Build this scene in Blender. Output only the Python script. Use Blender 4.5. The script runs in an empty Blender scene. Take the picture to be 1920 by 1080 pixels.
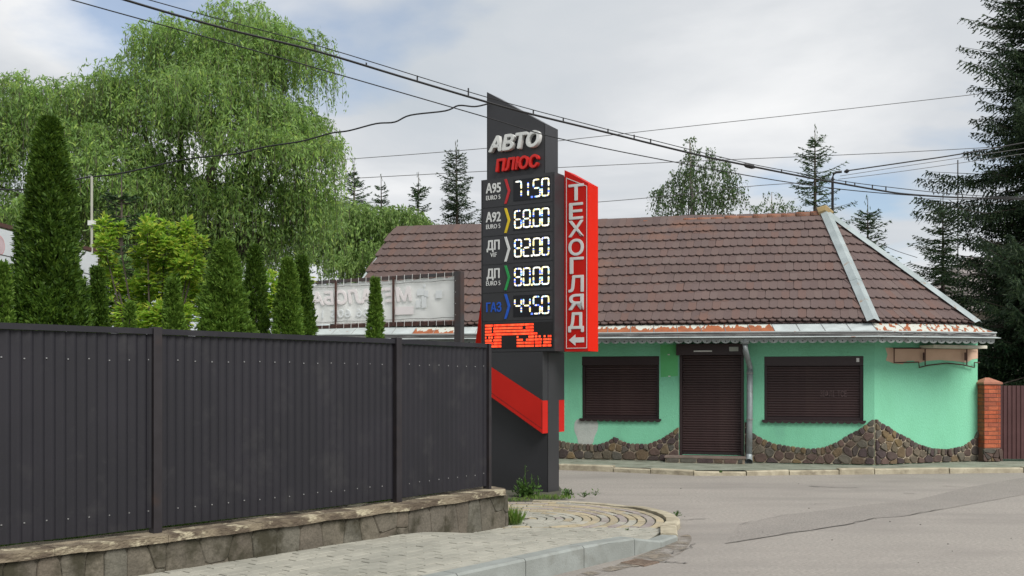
import bpy, bmesh, math, random
import numpy as np
from mathutils import Vector, Matrix

random.seed(7); rng = np.random.default_rng(7)
SC = bpy.context.scene; COL = SC.collection
R = math.radians
# ------------------------------------------------------------------ camera
EYE = 1.6; F = 1900.0; HZ = 715.0          # eye height, focal length and horizon row in photo pixels
cam = bpy.data.cameras.new('camera'); camo = bpy.data.objects.new('camera', cam); COL.objects.link(camo)
camo.location = (0, 0, EYE); camo.rotation_euler = (R(90), 0, 0)
cam.sensor_width = 36; cam.lens = 36 * F / 1920; cam.shift_y = (HZ - 540) / 1920
cam.clip_start = 0.1; cam.clip_end = 3000
SC.camera = camo
# ------------------------------------------------------------------ light
SUN_DIR = Vector((0.58, -0.74, 0.98)).normalized()
elev = math.asin(SUN_DIR.z); azim = math.atan2(SUN_DIR.x, SUN_DIR.y)
W = bpy.data.worlds.new('World'); SC.world = W; W.use_nodes = True
nt = W.node_tree; N = nt.nodes; LK = nt.links; N.clear()
def wn(t, **k):
    n = N.new(t)
    for a, b in k.items(): setattr(n, a, b)
    return n
wout = wn('ShaderNodeOutputWorld'); bg = wn('ShaderNodeBackground'); bg.inputs[1].default_value = 0.054
LK.new(bg.outputs[0], wout.inputs[0])
sky = wn('ShaderNodeTexSky', sky_type='NISHITA', sun_disc=False, sun_elevation=elev, sun_rotation=azim)
sky.air_density = 1.0; sky.dust_density = 0.6; sky.ozone_density = 1.5
tc = wn('ShaderNodeTexCoord')
sep = wn('ShaderNodeSeparateXYZ'); LK.new(tc.outputs['Generated'], sep.inputs[0])
def wmath(op, a, b=None):
    n = wn('ShaderNodeMath', operation=op)
    for i, v in enumerate((a, b)):
        if v is None: continue
        if isinstance(v, (int, float)): n.inputs[i].default_value = v
        else: LK.new(v, n.inputs[i])
    return n.outputs[0]
zz = wmath('ADD', wmath('MAXIMUM', sep.outputs[2], 0.0), 0.14)
comb = wn('ShaderNodeCombineXYZ')
LK.new(wmath('DIVIDE', sep.outputs[0], zz), comb.inputs[0]); LK.new(wmath('DIVIDE', sep.outputs[1], zz), comb.inputs[1])
def wnoise(scale, detail, rough, loc, dist=0.0):
    mp = wn('ShaderNodeMapping'); mp.inputs['Location'].default_value = loc
    LK.new(comb.outputs[0], mp.inputs[0])
    n = wn('ShaderNodeTexNoise'); n.inputs['Scale'].default_value = scale; n.inputs['Detail'].default_value = detail
    n.inputs['Roughness'].default_value = rough; n.inputs['Distortion'].default_value = dist
    LK.new(mp.outputs[0], n.inputs['Vector']); return n.outputs[0]
def wramp(src, stops):
    r = wn('ShaderNodeValToRGB'); cr = r.color_ramp
    while len(cr.elements) < len(stops): cr.elements.new(0.5)
    for e, (p, c) in zip(cr.elements, stops): e.position = p; e.color = (*c, 1)
    LK.new(src, r.inputs[0]); return r.outputs[0]
CLOUD_LOC = (0.45, 3.83, 0.0)
cover = wramp(wnoise(0.95, 7, 0.5, CLOUD_LOC, 0.2), [(0.31, (.25, .25, .25)), (0.43, (1, 1, 1))])
tone = wramp(wnoise(0.8, 8, 0.52, (5.3, 2.2, 0), 0.3), [(0.33, (4.0, 4.4, 4.8)), (0.49, (5.0, 5.2, 5.45)), (0.64, (6.9, 6.95, 7.0))])
mx = wn('ShaderNodeMix', data_type='RGBA'); LK.new(cover, mx.inputs[0])
sb = wn('ShaderNodeMix', data_type='RGBA', blend_type='MULTIPLY'); sb.inputs[0].default_value = 1
LK.new(sky.outputs[0], sb.inputs[6]); sb.inputs[7].default_value = (1.0, 1.0, 1.0, 1)
LK.new(sb.outputs[2], mx.inputs[6]); LK.new(tone, mx.inputs[7]); LK.new(mx.outputs[2], bg.inputs[0])
sl = bpy.data.lights.new('sun', 'SUN'); sl.energy = 1.5; sl.angle = R(35); sl.color = (1, 0.96, 0.9)
so = bpy.data.objects.new('sun', sl); COL.objects.link(so); so.rotation_euler = SUN_DIR.to_track_quat('Z', 'Y').to_euler()
so.location = (10, -5, 30)
SC.view_settings.view_transform = 'Standard'; SC.view_settings.look = 'None'
SC.view_settings.exposure = 1.35; SC.view_settings.gamma = 1; SC.view_settings.use_curve_mapping = False

# ------------------------------------------------------------------ helpers
def at(px, py, Y): return Vector(((px - 960) / F * Y, Y, EYE + (HZ - py) / F * Y))
def hit(px, py, P0, d):            # where a sight line meets an upright plane: distance along it and height
    k = (px - 960) / F; a = (k * P0[1] - P0[0]) / (d[0] - k * d[1]); Y = P0[1] + a * d[1]
    return a, EYE + (HZ - py) / F * Y
def lerp(a, b, t): return a + (b - a) * t
def smooth(t): t = max(0, min(1, t)); return t * t * (3 - 2 * t)

MATS = {}
def mat(name, col, col2=None, rough=0.6, metal=0.0, scale=4.0, detail=6, lo=0.38, hi=0.62, bump=0.0, bscale=40.0,
        rnd=0.0, ramp=None, emit=0.0, stretch=(1, 1, 1), spec=0.4, fine=0.0, fscale=260, trans=0.0, dirt=None, dscale=1.5, dlo=.55, dhi=.7):
    if name in MATS: return MATS[name]
    m = bpy.data.materials.new(name); m.use_nodes = True; MATS[name] = m
    t = m.node_tree; n = t.nodes; b = n['Principled BSDF']; L = t.links.new
    b.inputs['Roughness'].default_value = rough; b.inputs['Metallic'].default_value = metal
    b.inputs['Specular IOR Level'].default_value = spec
    co = n.new('ShaderNodeTexCoord'); mp = n.new('ShaderNodeMapping'); mp.inputs['Scale'].default_value = stretch
    L(co.outputs['Object'], mp.inputs[0])
    def noise(sc, de=6, rg=.55):
        x = n.new('ShaderNodeTexNoise'); x.inputs['Scale'].default_value = sc; x.inputs['Detail'].default_value = de
        x.inputs['Roughness'].default_value = rg; L(mp.outputs[0], x.inputs['Vector']); return x.outputs[0]
    def rampn(src, stops, interp='LINEAR'):
        r = n.new('ShaderNodeValToRGB'); c = r.color_ramp; c.interpolation = interp
        while len(c.elements) < len(stops): c.elements.new(.5)
        for e, (p, k) in zip(c.elements, stops): e.position = p; e.color = (*k, 1)
        L(src, r.inputs[0]); return r.outputs[0]
    def mixc(f, a, bb, mode='MIX'):
        x = n.new('ShaderNodeMix'); x.data_type = 'RGBA'; x.blend_type = mode
        for i, v in ((0, f), (6, a), (7, bb)):
            if isinstance(v, (int, float)): x.inputs[i].default_value = v
            elif isinstance(v, tuple): x.inputs[i].default_value = (*v, 1)
            else: L(v, x.inputs[i])
        return x.outputs[2]
    def rand():
        oi = n.new('ShaderNodeObjectInfo'); g = n.new('ShaderNodeNewGeometry')
        a = n.new('ShaderNodeMath'); a.operation = 'ADD'; L(oi.outputs['Random'], a.inputs[0]); L(g.outputs['Random Per Island'], a.inputs[1])
        f = n.new('ShaderNodeMath'); f.operation = 'FRACT'; L(a.outputs[0], f.inputs[0]); return f.outputs[0]
    c = None
    if ramp: c = rampn(rand(), [((i + .0) / len(ramp), k) for i, k in enumerate(ramp)], 'LINEAR')
    if c is None: c = rampn(noise(scale, detail), [(lo, col), (hi, col2 if col2 else tuple(x * .85 for x in col))])
    else: c = mixc(rampn(noise(scale, detail), [(lo, (0, 0, 0)), (hi, (1, 1, 1))]), c, mixc(1.0, c, (.72, .72, .72), 'MULTIPLY'))
    if rnd:
        v = rampn(rand(), [(0, (1 - rnd,) * 3), (1, (1 + rnd,) * 3)]); c = mixc(1.0, c, v, 'MULTIPLY')
    if fine:
        v = rampn(noise(fscale, 3, .65), [(.3, (1 - fine,) * 3), (.7, (1 + fine,) * 3)]); c = mixc(1.0, c, v, 'MULTIPLY')
    if dirt:
        c = mixc(rampn(noise(dscale, 7, .62), [(dlo, (0, 0, 0)), (dhi, (1, 1, 1))]), c, dirt)
    L(c, b.inputs['Base Color'])
    if emit:
        L(c, b.inputs['Emission Color']); b.inputs['Emission Strength'].default_value = emit
    if bump:
        bp = n.new('ShaderNodeBump'); bp.inputs['Strength'].default_value = bump; bp.inputs['Distance'].default_value = .02
        L(noise(bscale, 5), bp.inputs['Height']); L(bp.outputs[0], b.inputs['Normal'])
    if trans:
        tr = n.new('ShaderNodeBsdfTranslucent'); L(c, tr.inputs[0]); ms = n.new('ShaderNodeMixShader'); ms.inputs[0].default_value = trans
        L(b.outputs[0], ms.inputs[1]); L(tr.outputs[0], ms.inputs[2]); L(ms.outputs[0], n['Material Output'].inputs[0])
    return m

class MB:
    def __init__(s): s.v = []; s.f = []; s.mi = []
    def add(s, v, f, mi=0):
        o = len(s.v); s.v += [tuple(x) for x in v]; s.f += [tuple(i + o for i in q) for q in f]; s.mi += [mi] * len(f); return s
    def box(s, x0, x1, y0, y1, z0, z1, M=None, mi=0):
        v = [Vector((x, y, z)) for z in (z0, z1) for y in (y0, y1) for x in (x0, x1)]
        if M is not None: v = [M @ p for p in v]
        return s.add(v, [(0, 2, 3, 1), (4, 5, 7, 6), (0, 1, 5, 4), (2, 6, 7, 3), (0, 4, 6, 2), (1, 3, 7, 5)], mi)
    def prism(s, poly, fn, d0, d1, bevel=0.0, mi=0):   # polygon (a,b) lifted from depth d0 to d1 by fn(a,b,d)
        n = len(poly); cx = sum(p[0] for p in poly) / n; cy = sum(p[1] for p in poly) / n
        rad = max(1e-6, sum(math.hypot(p[0] - cx, p[1] - cy) for p in poly) / n); k = max(.3, 1 - bevel / rad)
        rings = [[fn(p[0], p[1], d0) for p in poly]]
        if bevel: rings.append([fn(p[0], p[1], d1 - bevel * .7) for p in poly])
        rings.append([fn(cx + (p[0] - cx) * k, cy + (p[1] - cy) * k, d1) for p in poly])
        v = [p for r in rings for p in r]; f = []
        for r in range(len(rings) - 1):
            for i in range(n):
                j = (i + 1) % n; f.append((r * n + i, r * n + j, (r + 1) * n + j, (r + 1) * n + i))
        f.append(tuple(range((len(rings) - 1) * n, len(rings) * n))); f.append(tuple(reversed(range(n))))
        return s.add(v, f, mi)
    def tube(s, pts, r, sides=6, cap=True, mi=0):
        pts = [Vector(p) for p in pts]; n = len(pts); rr = r if isinstance(r, (list, tuple)) else [r] * n; v = []
        for i, p in enumerate(pts):
            d = (pts[min(i + 1, n - 1)] - pts[max(i - 1, 0)]).normalized()
            a = d.cross(Vector((0, 0, 1)) if abs(d.z) < .95 else Vector((1, 0, 0))).normalized(); b = d.cross(a)
            v += [p + (a * math.cos(2 * math.pi * k / sides) + b * math.sin(2 * math.pi * k / sides)) * rr[i] for k in range(sides)]
        f = [(i * sides + k, i * sides + (k + 1) % sides, (i + 1) * sides + (k + 1) % sides, (i + 1) * sides + k) for i in range(n - 1) for k in range(sides)]
        if cap: f += [tuple(reversed(range(sides))), tuple(range((n - 1) * sides, n * sides))]
        return s.add(v, f, mi)
    def build(s, name, m, parent=None, smooth=False):
        me = bpy.data.meshes.new(name); me.from_pydata(s.v, [], s.f)
        for x in (m if isinstance(m, list) else [m]): me.materials.append(x)
        if isinstance(m, list): me.polygons.foreach_set('material_index', s.mi)
        bm = bmesh.new(); bm.from_mesh(me); bmesh.ops.recalc_face_normals(bm, faces=bm.faces); bm.to_mesh(me); bm.free()
        if smooth: me.polygons.foreach_set('use_smooth', [True] * len(me.polygons))
        o = bpy.data.objects.new(name, me); COL.objects.link(o)
        if parent: o.parent = parent
        return o
def tag(o, label=None, cat=None, group=None, kind=None):
    for k, v in (('label', label), ('category', cat), ('group', group), ('kind', kind)):
        if v: o[k] = v
    return o
def thing(name, label, cat, loc=(0, 0, 0), rz=0, group=None):
    o = bpy.data.objects.new(name, None); COL.objects.link(o); o.location = loc; o.rotation_euler = (0, 0, rz); o.empty_display_size = .1
    return tag(o, label, cat, group)
def link(name, me, parent, loc=(0, 0, 0), rot=None):
    o = bpy.data.objects.new(name, me); COL.objects.link(o); o.parent = parent; o.location = loc
    if rot is not None: o.rotation_mode = 'QUATERNION'; o.rotation_quaternion = rot
    return o
def text(name, body, box, y, depth, m, parent, bold=0.0, shear=0.0, mirror=False):
    x0, x1, z0, z1 = box
    c = bpy.data.curves.new('t', 'FONT'); c.body = body; c.shear = shear; c.resolution_u = 3
    c.extrude = .05
    t = bpy.data.objects.new('t', c); COL.objects.link(t); bpy.context.view_layer.update()
    me = bpy.data.meshes.new_from_object(t.evaluated_get(bpy.context.evaluated_depsgraph_get())); bpy.data.objects.remove(t); bpy.data.curves.remove(c)
    co = np.empty(len(me.vertices) * 3, 'f'); me.vertices.foreach_get('co', co); co = co.reshape(-1, 3)
    lo = co.min(0); hi = co.max(0); u = (co - lo) / (hi - lo)
    if mirror: u[:, 0] = 1 - u[:, 0]
    out = np.stack([x0 + u[:, 0] * (x1 - x0), y - u[:, 2] * depth, z0 + u[:, 1] * (z1 - z0)], 1)
    me.vertices.foreach_set('co', out.ravel().astype('f')); me.materials.clear(); me.materials.append(m); me.update()
    if bold:                      # heavier strokes: copies of the glyphs shifted by the stroke gain, each a hair deeper
        b = bold * (z1 - z0); V_ = out; F_ = [tuple(p.vertices) for p in me.polygons]; sh = [(0, 0), (-b, 0), (b, 0), (0, b), (0, -b), (b * .7, b * .7), (-b * .7, b * .7), (b * .7, -b * .7), (-b * .7, -b * .7)]
        me2 = bpy.data.meshes.new(name); vv = []; ff = []
        for k, (dx, dz) in enumerate(sh): ff += [tuple(i + k * len(V_) for i in f) for f in F_]; vv += (V_ + [dx, -.0003 * (len(sh) - k), dz]).tolist()
        me2.from_pydata(vv, [], ff); me2.materials.append(m); bpy.data.meshes.remove(me); me = me2
    o = bpy.data.objects.new(name, me); COL.objects.link(o); o.parent = parent; return o
def clip(poly, p, n):              # keep the side where (q-p).n <= 0
    out = []
    for i in range(len(poly)):
        a = poly[i]; b = poly[(i + 1) % len(poly)]
        da = (a[0] - p[0]) * n[0] + (a[1] - p[1]) * n[1]; db = (b[0] - p[0]) * n[0] + (b[1] - p[1]) * n[1]
        if da <= 0: out.append(a)
        if da * db < 0: t = da / (da - db); out.append((a[0] + (b[0] - a[0]) * t, a[1] + (b[1] - a[1]) * t))
    return out
def voronoi(seeds, rect, reach=.7):
    cells = []
    for i, s in enumerate(seeds):
        c = [(rect[0], rect[2]), (rect[1], rect[2]), (rect[1], rect[3]), (rect[0], rect[3])]
        for q in sorted((q for j, q in enumerate(seeds) if j != i and math.hypot(q[0] - s[0], q[1] - s[1]) < reach), key=lambda q: (q[0] - s[0]) ** 2 + (q[1] - s[1]) ** 2)[:16]:
            c = clip(c, ((s[0] + q[0]) / 2, (s[1] + q[1]) / 2), (q[0] - s[0], q[1] - s[1]))
            if len(c) < 3: break
        cells.append(c)
    return cells
def shrink(poly, g):
    n = len(poly); cx = sum(p[0] for p in poly) / n; cy = sum(p[1] for p in poly) / n
    out = []
    for x, y in poly:
        d = math.hypot(x - cx, y - cy); k = max(.25, (d - g * 1.3) / d) if d > 1e-6 else 1
        out.append((cx + (x - cx) * k, cy + (y - cy) * k))
    return out
def chaikin(poly, q=.22):
    out = []
    for i in range(len(poly)):
        a = poly[i]; b = poly[(i + 1) % len(poly)]
        out += [(a[0] + (b[0] - a[0]) * q, a[1] + (b[1] - a[1]) * q), (a[0] + (b[0] - a[0]) * (1 - q), a[1] + (b[1] - a[1]) * (1 - q))]
    return out
def area(p): return abs(sum(p[i][0] * p[(i + 1) % len(p)][1] - p[(i + 1) % len(p)][0] * p[i][1] for i in range(len(p)))) / 2
def interp(x, pts):
    if x <= pts[0][0]: return pts[0][1]
    for (a, b), (c, d) in zip(pts, pts[1:]):
        if x <= c: return b + (d - b) * (x - a) / (c - a)
    return pts[-1][1]
def quads(name, Cn, U, V, m, parent):   # diamond leaves: centre, half length, half width
    n = len(Cn); co = np.stack([Cn - U, Cn + V, Cn + U, Cn - V], 1).reshape(-1, 3)
    me = bpy.data.meshes.new(name); me.vertices.add(4 * n); me.vertices.foreach_set('co', co.ravel().astype('f'))
    me.loops.add(4 * n); me.loops.foreach_set('vertex_index', np.arange(4 * n, dtype='i'))
    me.polygons.add(n); me.polygons.foreach_set('loop_start', np.arange(0, 4 * n, 4, dtype='i'))
    me.materials.append(m); me.update(calc_edges=True); me.validate()
    o = bpy.data.objects.new(name, me); COL.objects.link(o); o.parent = parent; return o
def unit(a): return a / np.maximum(np.linalg.norm(a, axis=-1, keepdims=True), 1e-9)
def perp(U, spread=None):
    r = rng.normal(size=U.shape); return unit(np.cross(U, r))

# ------------------------------------------------------------------ materials
M_asphalt = mat('asphalt', (.305, .28, .252), (.27, .25, .226), rough=.92, scale=.55, detail=8, lo=.3, hi=.7, bump=.6, bscale=50, fine=.3, fscale=48, dirt=(.218, .201, .184), dscale=.5, dlo=.46, dhi=.68, stretch=(.55, 1.5, 1))
M_patch = mat('asphalt_patch', (.25, .23, .208), (.228, .21, .191), rough=.93, scale=1.2, bump=.6, bscale=50, fine=.3, fscale=48)
M_crack = mat('crack_tar', (.13, .12, .11), rough=.9)
M_lawn = mat('lawn_soil', (.05, .09, .02), (.03, .055, .015), rough=.95, scale=3)
M_joint = mat('joint_sand', (.085, .08, .06), (.045, .05, .032), rough=.95, scale=6)
M_paver = mat('paver_concrete', (.345, .335, .285), (.285, .28, .24), rough=.9, scale=2.2, rnd=.09, bump=.3, bscale=80, fine=.1, dirt=(.2, .2, .17), dscale=1.3, dlo=.56, dhi=.75)
M_pavy = mat('paver_ochre', (.36, .305, .20), (.30, .265, .195), rough=.9, scale=5, rnd=.13, bump=.3, bscale=80, fine=.1)
M_pavp = mat('paver_plum', (.25, .215, .21), (.28, .255, .225), rough=.9, scale=5, rnd=.12, bump=.3, bscale=80, fine=.1)
M_kerb = mat('kerb_concrete', (.27, .29, .275), (.22, .235, .22), rough=.88, scale=3, bump=.25, bscale=60, fine=.08, dirt=(.15, .15, .13), dscale=2.2, dlo=.55, dhi=.75)
M_kerbp = mat('kerb_old_paint', (.43, .39, .29), (.31, .275, .20), rough=.9, scale=4, bump=.5, bscale=30, fine=.1, dirt=(.23, .2, .145), dscale=5, dlo=.5, dhi=.68)
M_fence = mat('fence_steel', (.0165, .0155, .0205), (.0135, .013, .017), rough=.5, scale=2, spec=.36, dirt=(.026, .025, .028), dscale=3)
M_post = mat('fence_post', (.024, .021, .024), (.018, .015, .017), rough=.5, scale=6, dirt=(.032, .022, .02), dscale=5)
M_screw = mat('screw_zinc', (.5, .5, .5), rough=.35, metal=.6)
M_coping = mat('coping_concrete', (.215, .178, .125), (.10, .077, .055), rough=.95, scale=3.2, detail=9, lo=.44, hi=.56, bump=.9, bscale=28, fine=.15, dirt=(.42, .375, .265), dscale=4.4, dlo=.53, dhi=.60, stretch=(1, 1, 2))
M_wstone = mat('wall_stone', None, ramp=[(.13, .115, .09), (.145, .128, .098), (.122, .108, .087), (.135, .113, .086), (.13, .122, .098)], rough=.95, scale=4, bump=1.0, bscale=14, fine=.22, fscale=60, dirt=(.042, .038, .024), dscale=2.4, dlo=.47, dhi=.58)
M_wmortar = mat('wall_mortar', (.115, .1, .076), (.075, .066, .048), rough=.95, scale=6, bump=.6)
M_sign = mat('sign_charcoal', (.034, .034, .038), (.030, .030, .033), rough=.4, scale=1.5, spec=.4)
M_signdk = mat('sign_groove', (.010, .010, .011), rough=.5)
M_red = mat('sign_red', (.50, .014, .010), (.46, .013, .009), rough=.6, scale=1.5, spec=.12)
M_redpl = mat('sign_red_panel', (.50, .018, .012), (.46, .016, .011), rough=.55, scale=2, spec=.15)
M_redlit = mat('sign_red_lit', (.64, .017, .005), (.62, .016, .005), rough=.6, spec=.1)  # same red made brighter: light from the right put into the colour
M_white = mat('letter_white', (.66, .67, .66), (.6, .61, .6), rough=.5)
M_lred = mat('letter_red', (.6, .02, .015), rough=.45)
M_yel = mat('chevron_yellow', (.72, .52, .02), rough=.5)
M_grn = mat('chevron_green', (.02, .28, .07), rough=.5)
M_blu = mat('chevron_blue', (.012, .09, .5), rough=.5)
M_chr = mat('chevron_red', (.45, .02, .025), rough=.5)
M_led0 = mat('display_black', (.003, .003, .006), rough=.3)
LEDS = [mat('led_white', (.93, .92, .85), emit=.44), mat('led_yellow', (.92, .80, .38), emit=.44), mat('led_blue', (.12, .22, .95), emit=.44),
        mat('led_cyan', (.45, .78, .95), emit=.44), mat('led_warm', (.95, .62, .35), emit=.44)]
M_ledr = mat('led_red', (.95, .035, .008), (.95, .10, .03), emit=.44, scale=14)
M_green = mat('render_green', (.205, .56, .37), (.185, .52, .33), rough=.88, scale=1.6, bump=.45, bscale=70, fine=.05, fscale=90, dirt=(.165, .44, .30), dscale=1.6, dlo=.54, dhi=.74, stretch=(1, 1, .45))
M_green2 = mat('render_green_fresh', (.125, .50, .19), (.115, .46, .17), rough=.85)
M_peach = mat('render_peach', (.60, .42, .31), (.54, .37, .27), rough=.88, scale=3)
M_putty = mat('filler_grey', (.43, .46, .43), (.37, .4, .375), rough=.95, scale=5, bump=.4)
M_shut = mat('shutter_brown', (.045, .024, .024), (.038, .02, .02), rough=.4, scale=5, rnd=.08, dirt=(.075, .045, .04), dscale=2, dlo=.55, dhi=.8)
M_shutd = mat('shutter_box', (.03, .017, .018), rough=.4)
M_pst = mat('plinth_stone', None, ramp=[(.09, .06, .05), (.13, .085, .07), (.06, .045, .042), (.11, .105, .085), (.15, .12, .085), (.08, .078, .068), (.19, .135, .065), (.07, .05, .05)], rough=.8, scale=7, bump=.6, bscale=30, fine=.12)
M_pmort = mat('plinth_mortar', (.42, .36, .27), (.27, .22, .165), rough=.95, scale=9, bump=.5)
M_tile = mat('roof_tile', None, ramp=[(.118, .083, .076), (.128, .089, .081), (.106, .073, .068), (.132, .096, .088), (.136, .082, .069), (.116, .082, .077)], rough=.85, scale=1.2, lo=.3, hi=.9, fine=.1, bump=.2, bscale=90, dirt=(.185, .092, .06), dscale=.7, dlo=.58, dhi=.74)
M_deck = mat('roof_deck', (.05, .03, .028), rough=.9)
M_ridge = mat('ridge_terracotta', (.36, .12, .055), (.2, .085, .05), rough=.85, scale=5, rnd=.18, bump=.5, bscale=40, dirt=(.16, .11, .085), dscale=6)
M_zinc = mat('zinc_sheet', (.37, .42, .425), (.29, .335, .34), rough=.5, metal=.15, scale=3, dirt=(.28, .2, .14), dscale=5, dlo=.62, dhi=.7, stretch=(1, 1, .5))
M_paintw = mat('eave_white', (.47, .52, .52), (.38, .42, .42), rough=.6, scale=4, dirt=(.3, .12, .06), dscale=9, dlo=.66, dhi=.7)
M_rust = mat('eave_rust', (.32, .105, .04), (.24, .08, .035), rough=.85, scale=7, dirt=(.58, .60, .53), dscale=8, dlo=.56, dhi=.59, stretch=(1.4, 1.4, .45))
M_gutter = mat('gutter_grey', (.27, .27, .265), (.2, .2, .195), rough=.6, scale=5)
M_trim = mat('eave_trim', (.30, .33, .32), (.24, .265, .26), rough=.65, scale=6, dirt=(.16, .16, .15), dscale=8)
M_pipe = mat('downpipe_zinc', (.33, .37, .385), (.26, .29, .3), rough=.5, metal=.3, scale=6, dirt=(.2, .2, .19), dscale=5)
M_brick = mat('red_brick', None, ramp=[(.44, .105, .045), (.38, .085, .04), (.47, .13, .06), (.34, .09, .05)], rough=.85, scale=9, bump=.4, fine=.1)
M_bmort = mat('brick_mortar', (.2, .13, .1), rough=.95)
M_gate = mat('gate_brown', (.085, .038, .038), (.07, .03, .03), rough=.5, scale=3)
M_walk = mat('old_walk', (.25, .265, .215), (.18, .195, .155), rough=.95, scale=3, bump=.5, bscale=40, fine=.15, dirt=(.10, .095, .07), dscale=3.2, dlo=.56, dhi=.68)
M_iron = mat('iron_rusty', (.055, .03, .026), (.09, .04, .03), rough=.7, scale=8)
M_steel = mat('dark_steel', (.055, .055, .058), (.07, .045, .04), rough=.5, scale=3)
M_vinyl = mat('banner_vinyl', (.92, .93, .91), (.88, .89, .87), rough=.6, scale=2, bump=.25, bscale=5, trans=.1)
M_ghost = mat('ghost_red', (.90, .845, .845), (.88, .83, .83), rough=.6)
M_ghostg = mat('ghost_grey', (.82, .85, .86), (.8, .83, .84), rough=.6)
M_wire = mat('cable_black', (.012, .012, .013), rough=.5)
M_wireg = mat('cable_grey', (.10, .10, .10), rough=.5)
M_bark = mat('bark', (.085, .07, .055), (.05, .042, .034), rough=.95, scale=9, bump=.7)
M_birchb = mat('birch_bark', (.35, .33, .3), (.08, .075, .07), rough=.9, scale=6)
def leaf(name, ramp, trans=.32, k=1.0): return mat(name, None, ramp=[tuple(c * k for c in q) for q in ramp], rough=.55, scale=.8, trans=trans, spec=.25)
M_willow = leaf('willow_leaf', [(.175, .275, .065), (.14, .235, .055), (.245, .33, .08), (.105, .19, .05), (.19, .28, .10), (.15, .24, .08)], .5, 1.85)
M_decid = leaf('pale_tree_leaf', [(.18, .28, .075), (.15, .24, .065), (.22, .31, .09), (.12, .2, .06)], .5, 1.6)
M_maple = leaf('shrub_leaf', [(.22, .36, .04), (.17, .30, .04), (.29, .40, .045), (.12, .24, .04), (.34, .38, .06)], .5, 1.75)
M_hedge = leaf('yard_shrub_leaf', [(.09, .17, .045), (.12, .21, .05), (.07, .135, .04), (.15, .24, .06)], .4, 1.3)
M_thuja = leaf('thuja_leaf', [(.045, .095, .012), (.062, .125, .014), (.030, .068, .012), (.085, .15, .018)], .32, 1.25)
M_thuja2 = leaf('thuja_leaf_light', [(.075, .145, .020), (.095, .175, .024), (.058, .12, .018), (.125, .205, .03)], .36, 1.35)
M_spruce = leaf('spruce_needle', [(.024, .050, .024), (.034, .064, .028), (.018, .038, .020), (.05, .082, .032)], .15)
M_spruce2 = leaf('spruce_needle_green', [(.035, .075, .028), (.045, .09, .03), (.026, .058, .024), (.06, .105, .035)], 0.2, 1.1)
M_birch = leaf('birch_leaf', [(.055, .105, .035), (.075, .13, .045), (.045, .085, .03), (.09, .14, .05)], 0.35, 1.25)
M_weed = leaf('weed_leaf', [(.07, .15, .03), (.10, .19, .04), (.05, .11, .025)], .3)
M_grass = leaf('grass_blade', [(.11, .23, .03), (.15, .27, .045), (.08, .18, .025), (.2, .26, .07)], .35)

# ------------------------------------------------------------------ ground and road
tag(MB().box(-900, 900, -900, 900, -.3, -.02).build('ground', M_lawn), kind='structure')
road = tag(MB().add([(-60, -40, 0), (60, -40, 0), (60, 60, 0), (-60, 60, 0)], [(0, 1, 2, 3)]).build('road', M_asphalt), kind='structure')
def gp(px, py, z=0.0): Y = F * (EYE - z) / (py - HZ); return Vector(((px - 960) / F * Y, Y, z))
def strip(pts, w, z):
    m = MB(); L = []
    for i, p in enumerate(pts):
        d = (pts[min(i + 1, len(pts) - 1)] - pts[max(i - 1, 0)]).normalized(); nn = Vector((-d.y, d.x, 0))
        ww = w * random.uniform(.35, 1.2) * (0.25 if i in (0, len(pts) - 1) else 1); L += [p + nn * ww, p - nn * ww]
    v = [(p.x, p.y, z) for p in L]; return m.add(v, [(2 * i, 2 * i + 1, 2 * i + 3, 2 * i + 2) for i in range(len(pts) - 1)])
def wob(pts, k=6, a=.012):
    out = []
    for p, q in zip(pts, pts[1:]):
        for i in range(k): t = i / k; out.append(p.lerp(q, t) + Vector((random.gauss(0, a), random.gauss(0, a * 2), 0)))
    return out + [pts[-1]]
up = [gp(1385, 985), gp(1480, 965), (gp(1600, 950)), gp(1720, 937), gp(1810, 915), gp(1935, 893)]
low = [gp(1360, 1020), gp(1480, 1001), gp(1600, 982), gp(1640, 972), gp(1690, 969), gp(1770, 955), gp(1935, 925)]
m = MB(); vs = [(p.x, p.y, .004) for p in up] + [(p.x, p.y, .004) for p in reversed(low)]
m.add(vs, [tuple(range(len(vs)))]).build('asphalt_patch', M_patch, road)
for pts, w in ((low[:4], .009), (low[4:6], .007), (up[:2], .005), ([gp(1515, 912), gp(1560, 914), gp(1612, 915.5)], .022),
               ([gp(1765, 912), gp(1815, 914)], .012), ([gp(1275, 976), gp(1325, 973)], .012), ([gp(1228, 1052), gp(1262, 1056), gp(1290, 1057)], .012),
               ([gp(1240, 1040), gp(1290, 1030), gp(1300, 1019)], .008), ([gp(1515, 947), gp(1555, 945)], .006), ([gp(1695, 925), gp(1720, 927)], .012)):
    strip(wob(pts), w, .009).build('crack', M_crack, road)
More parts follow.
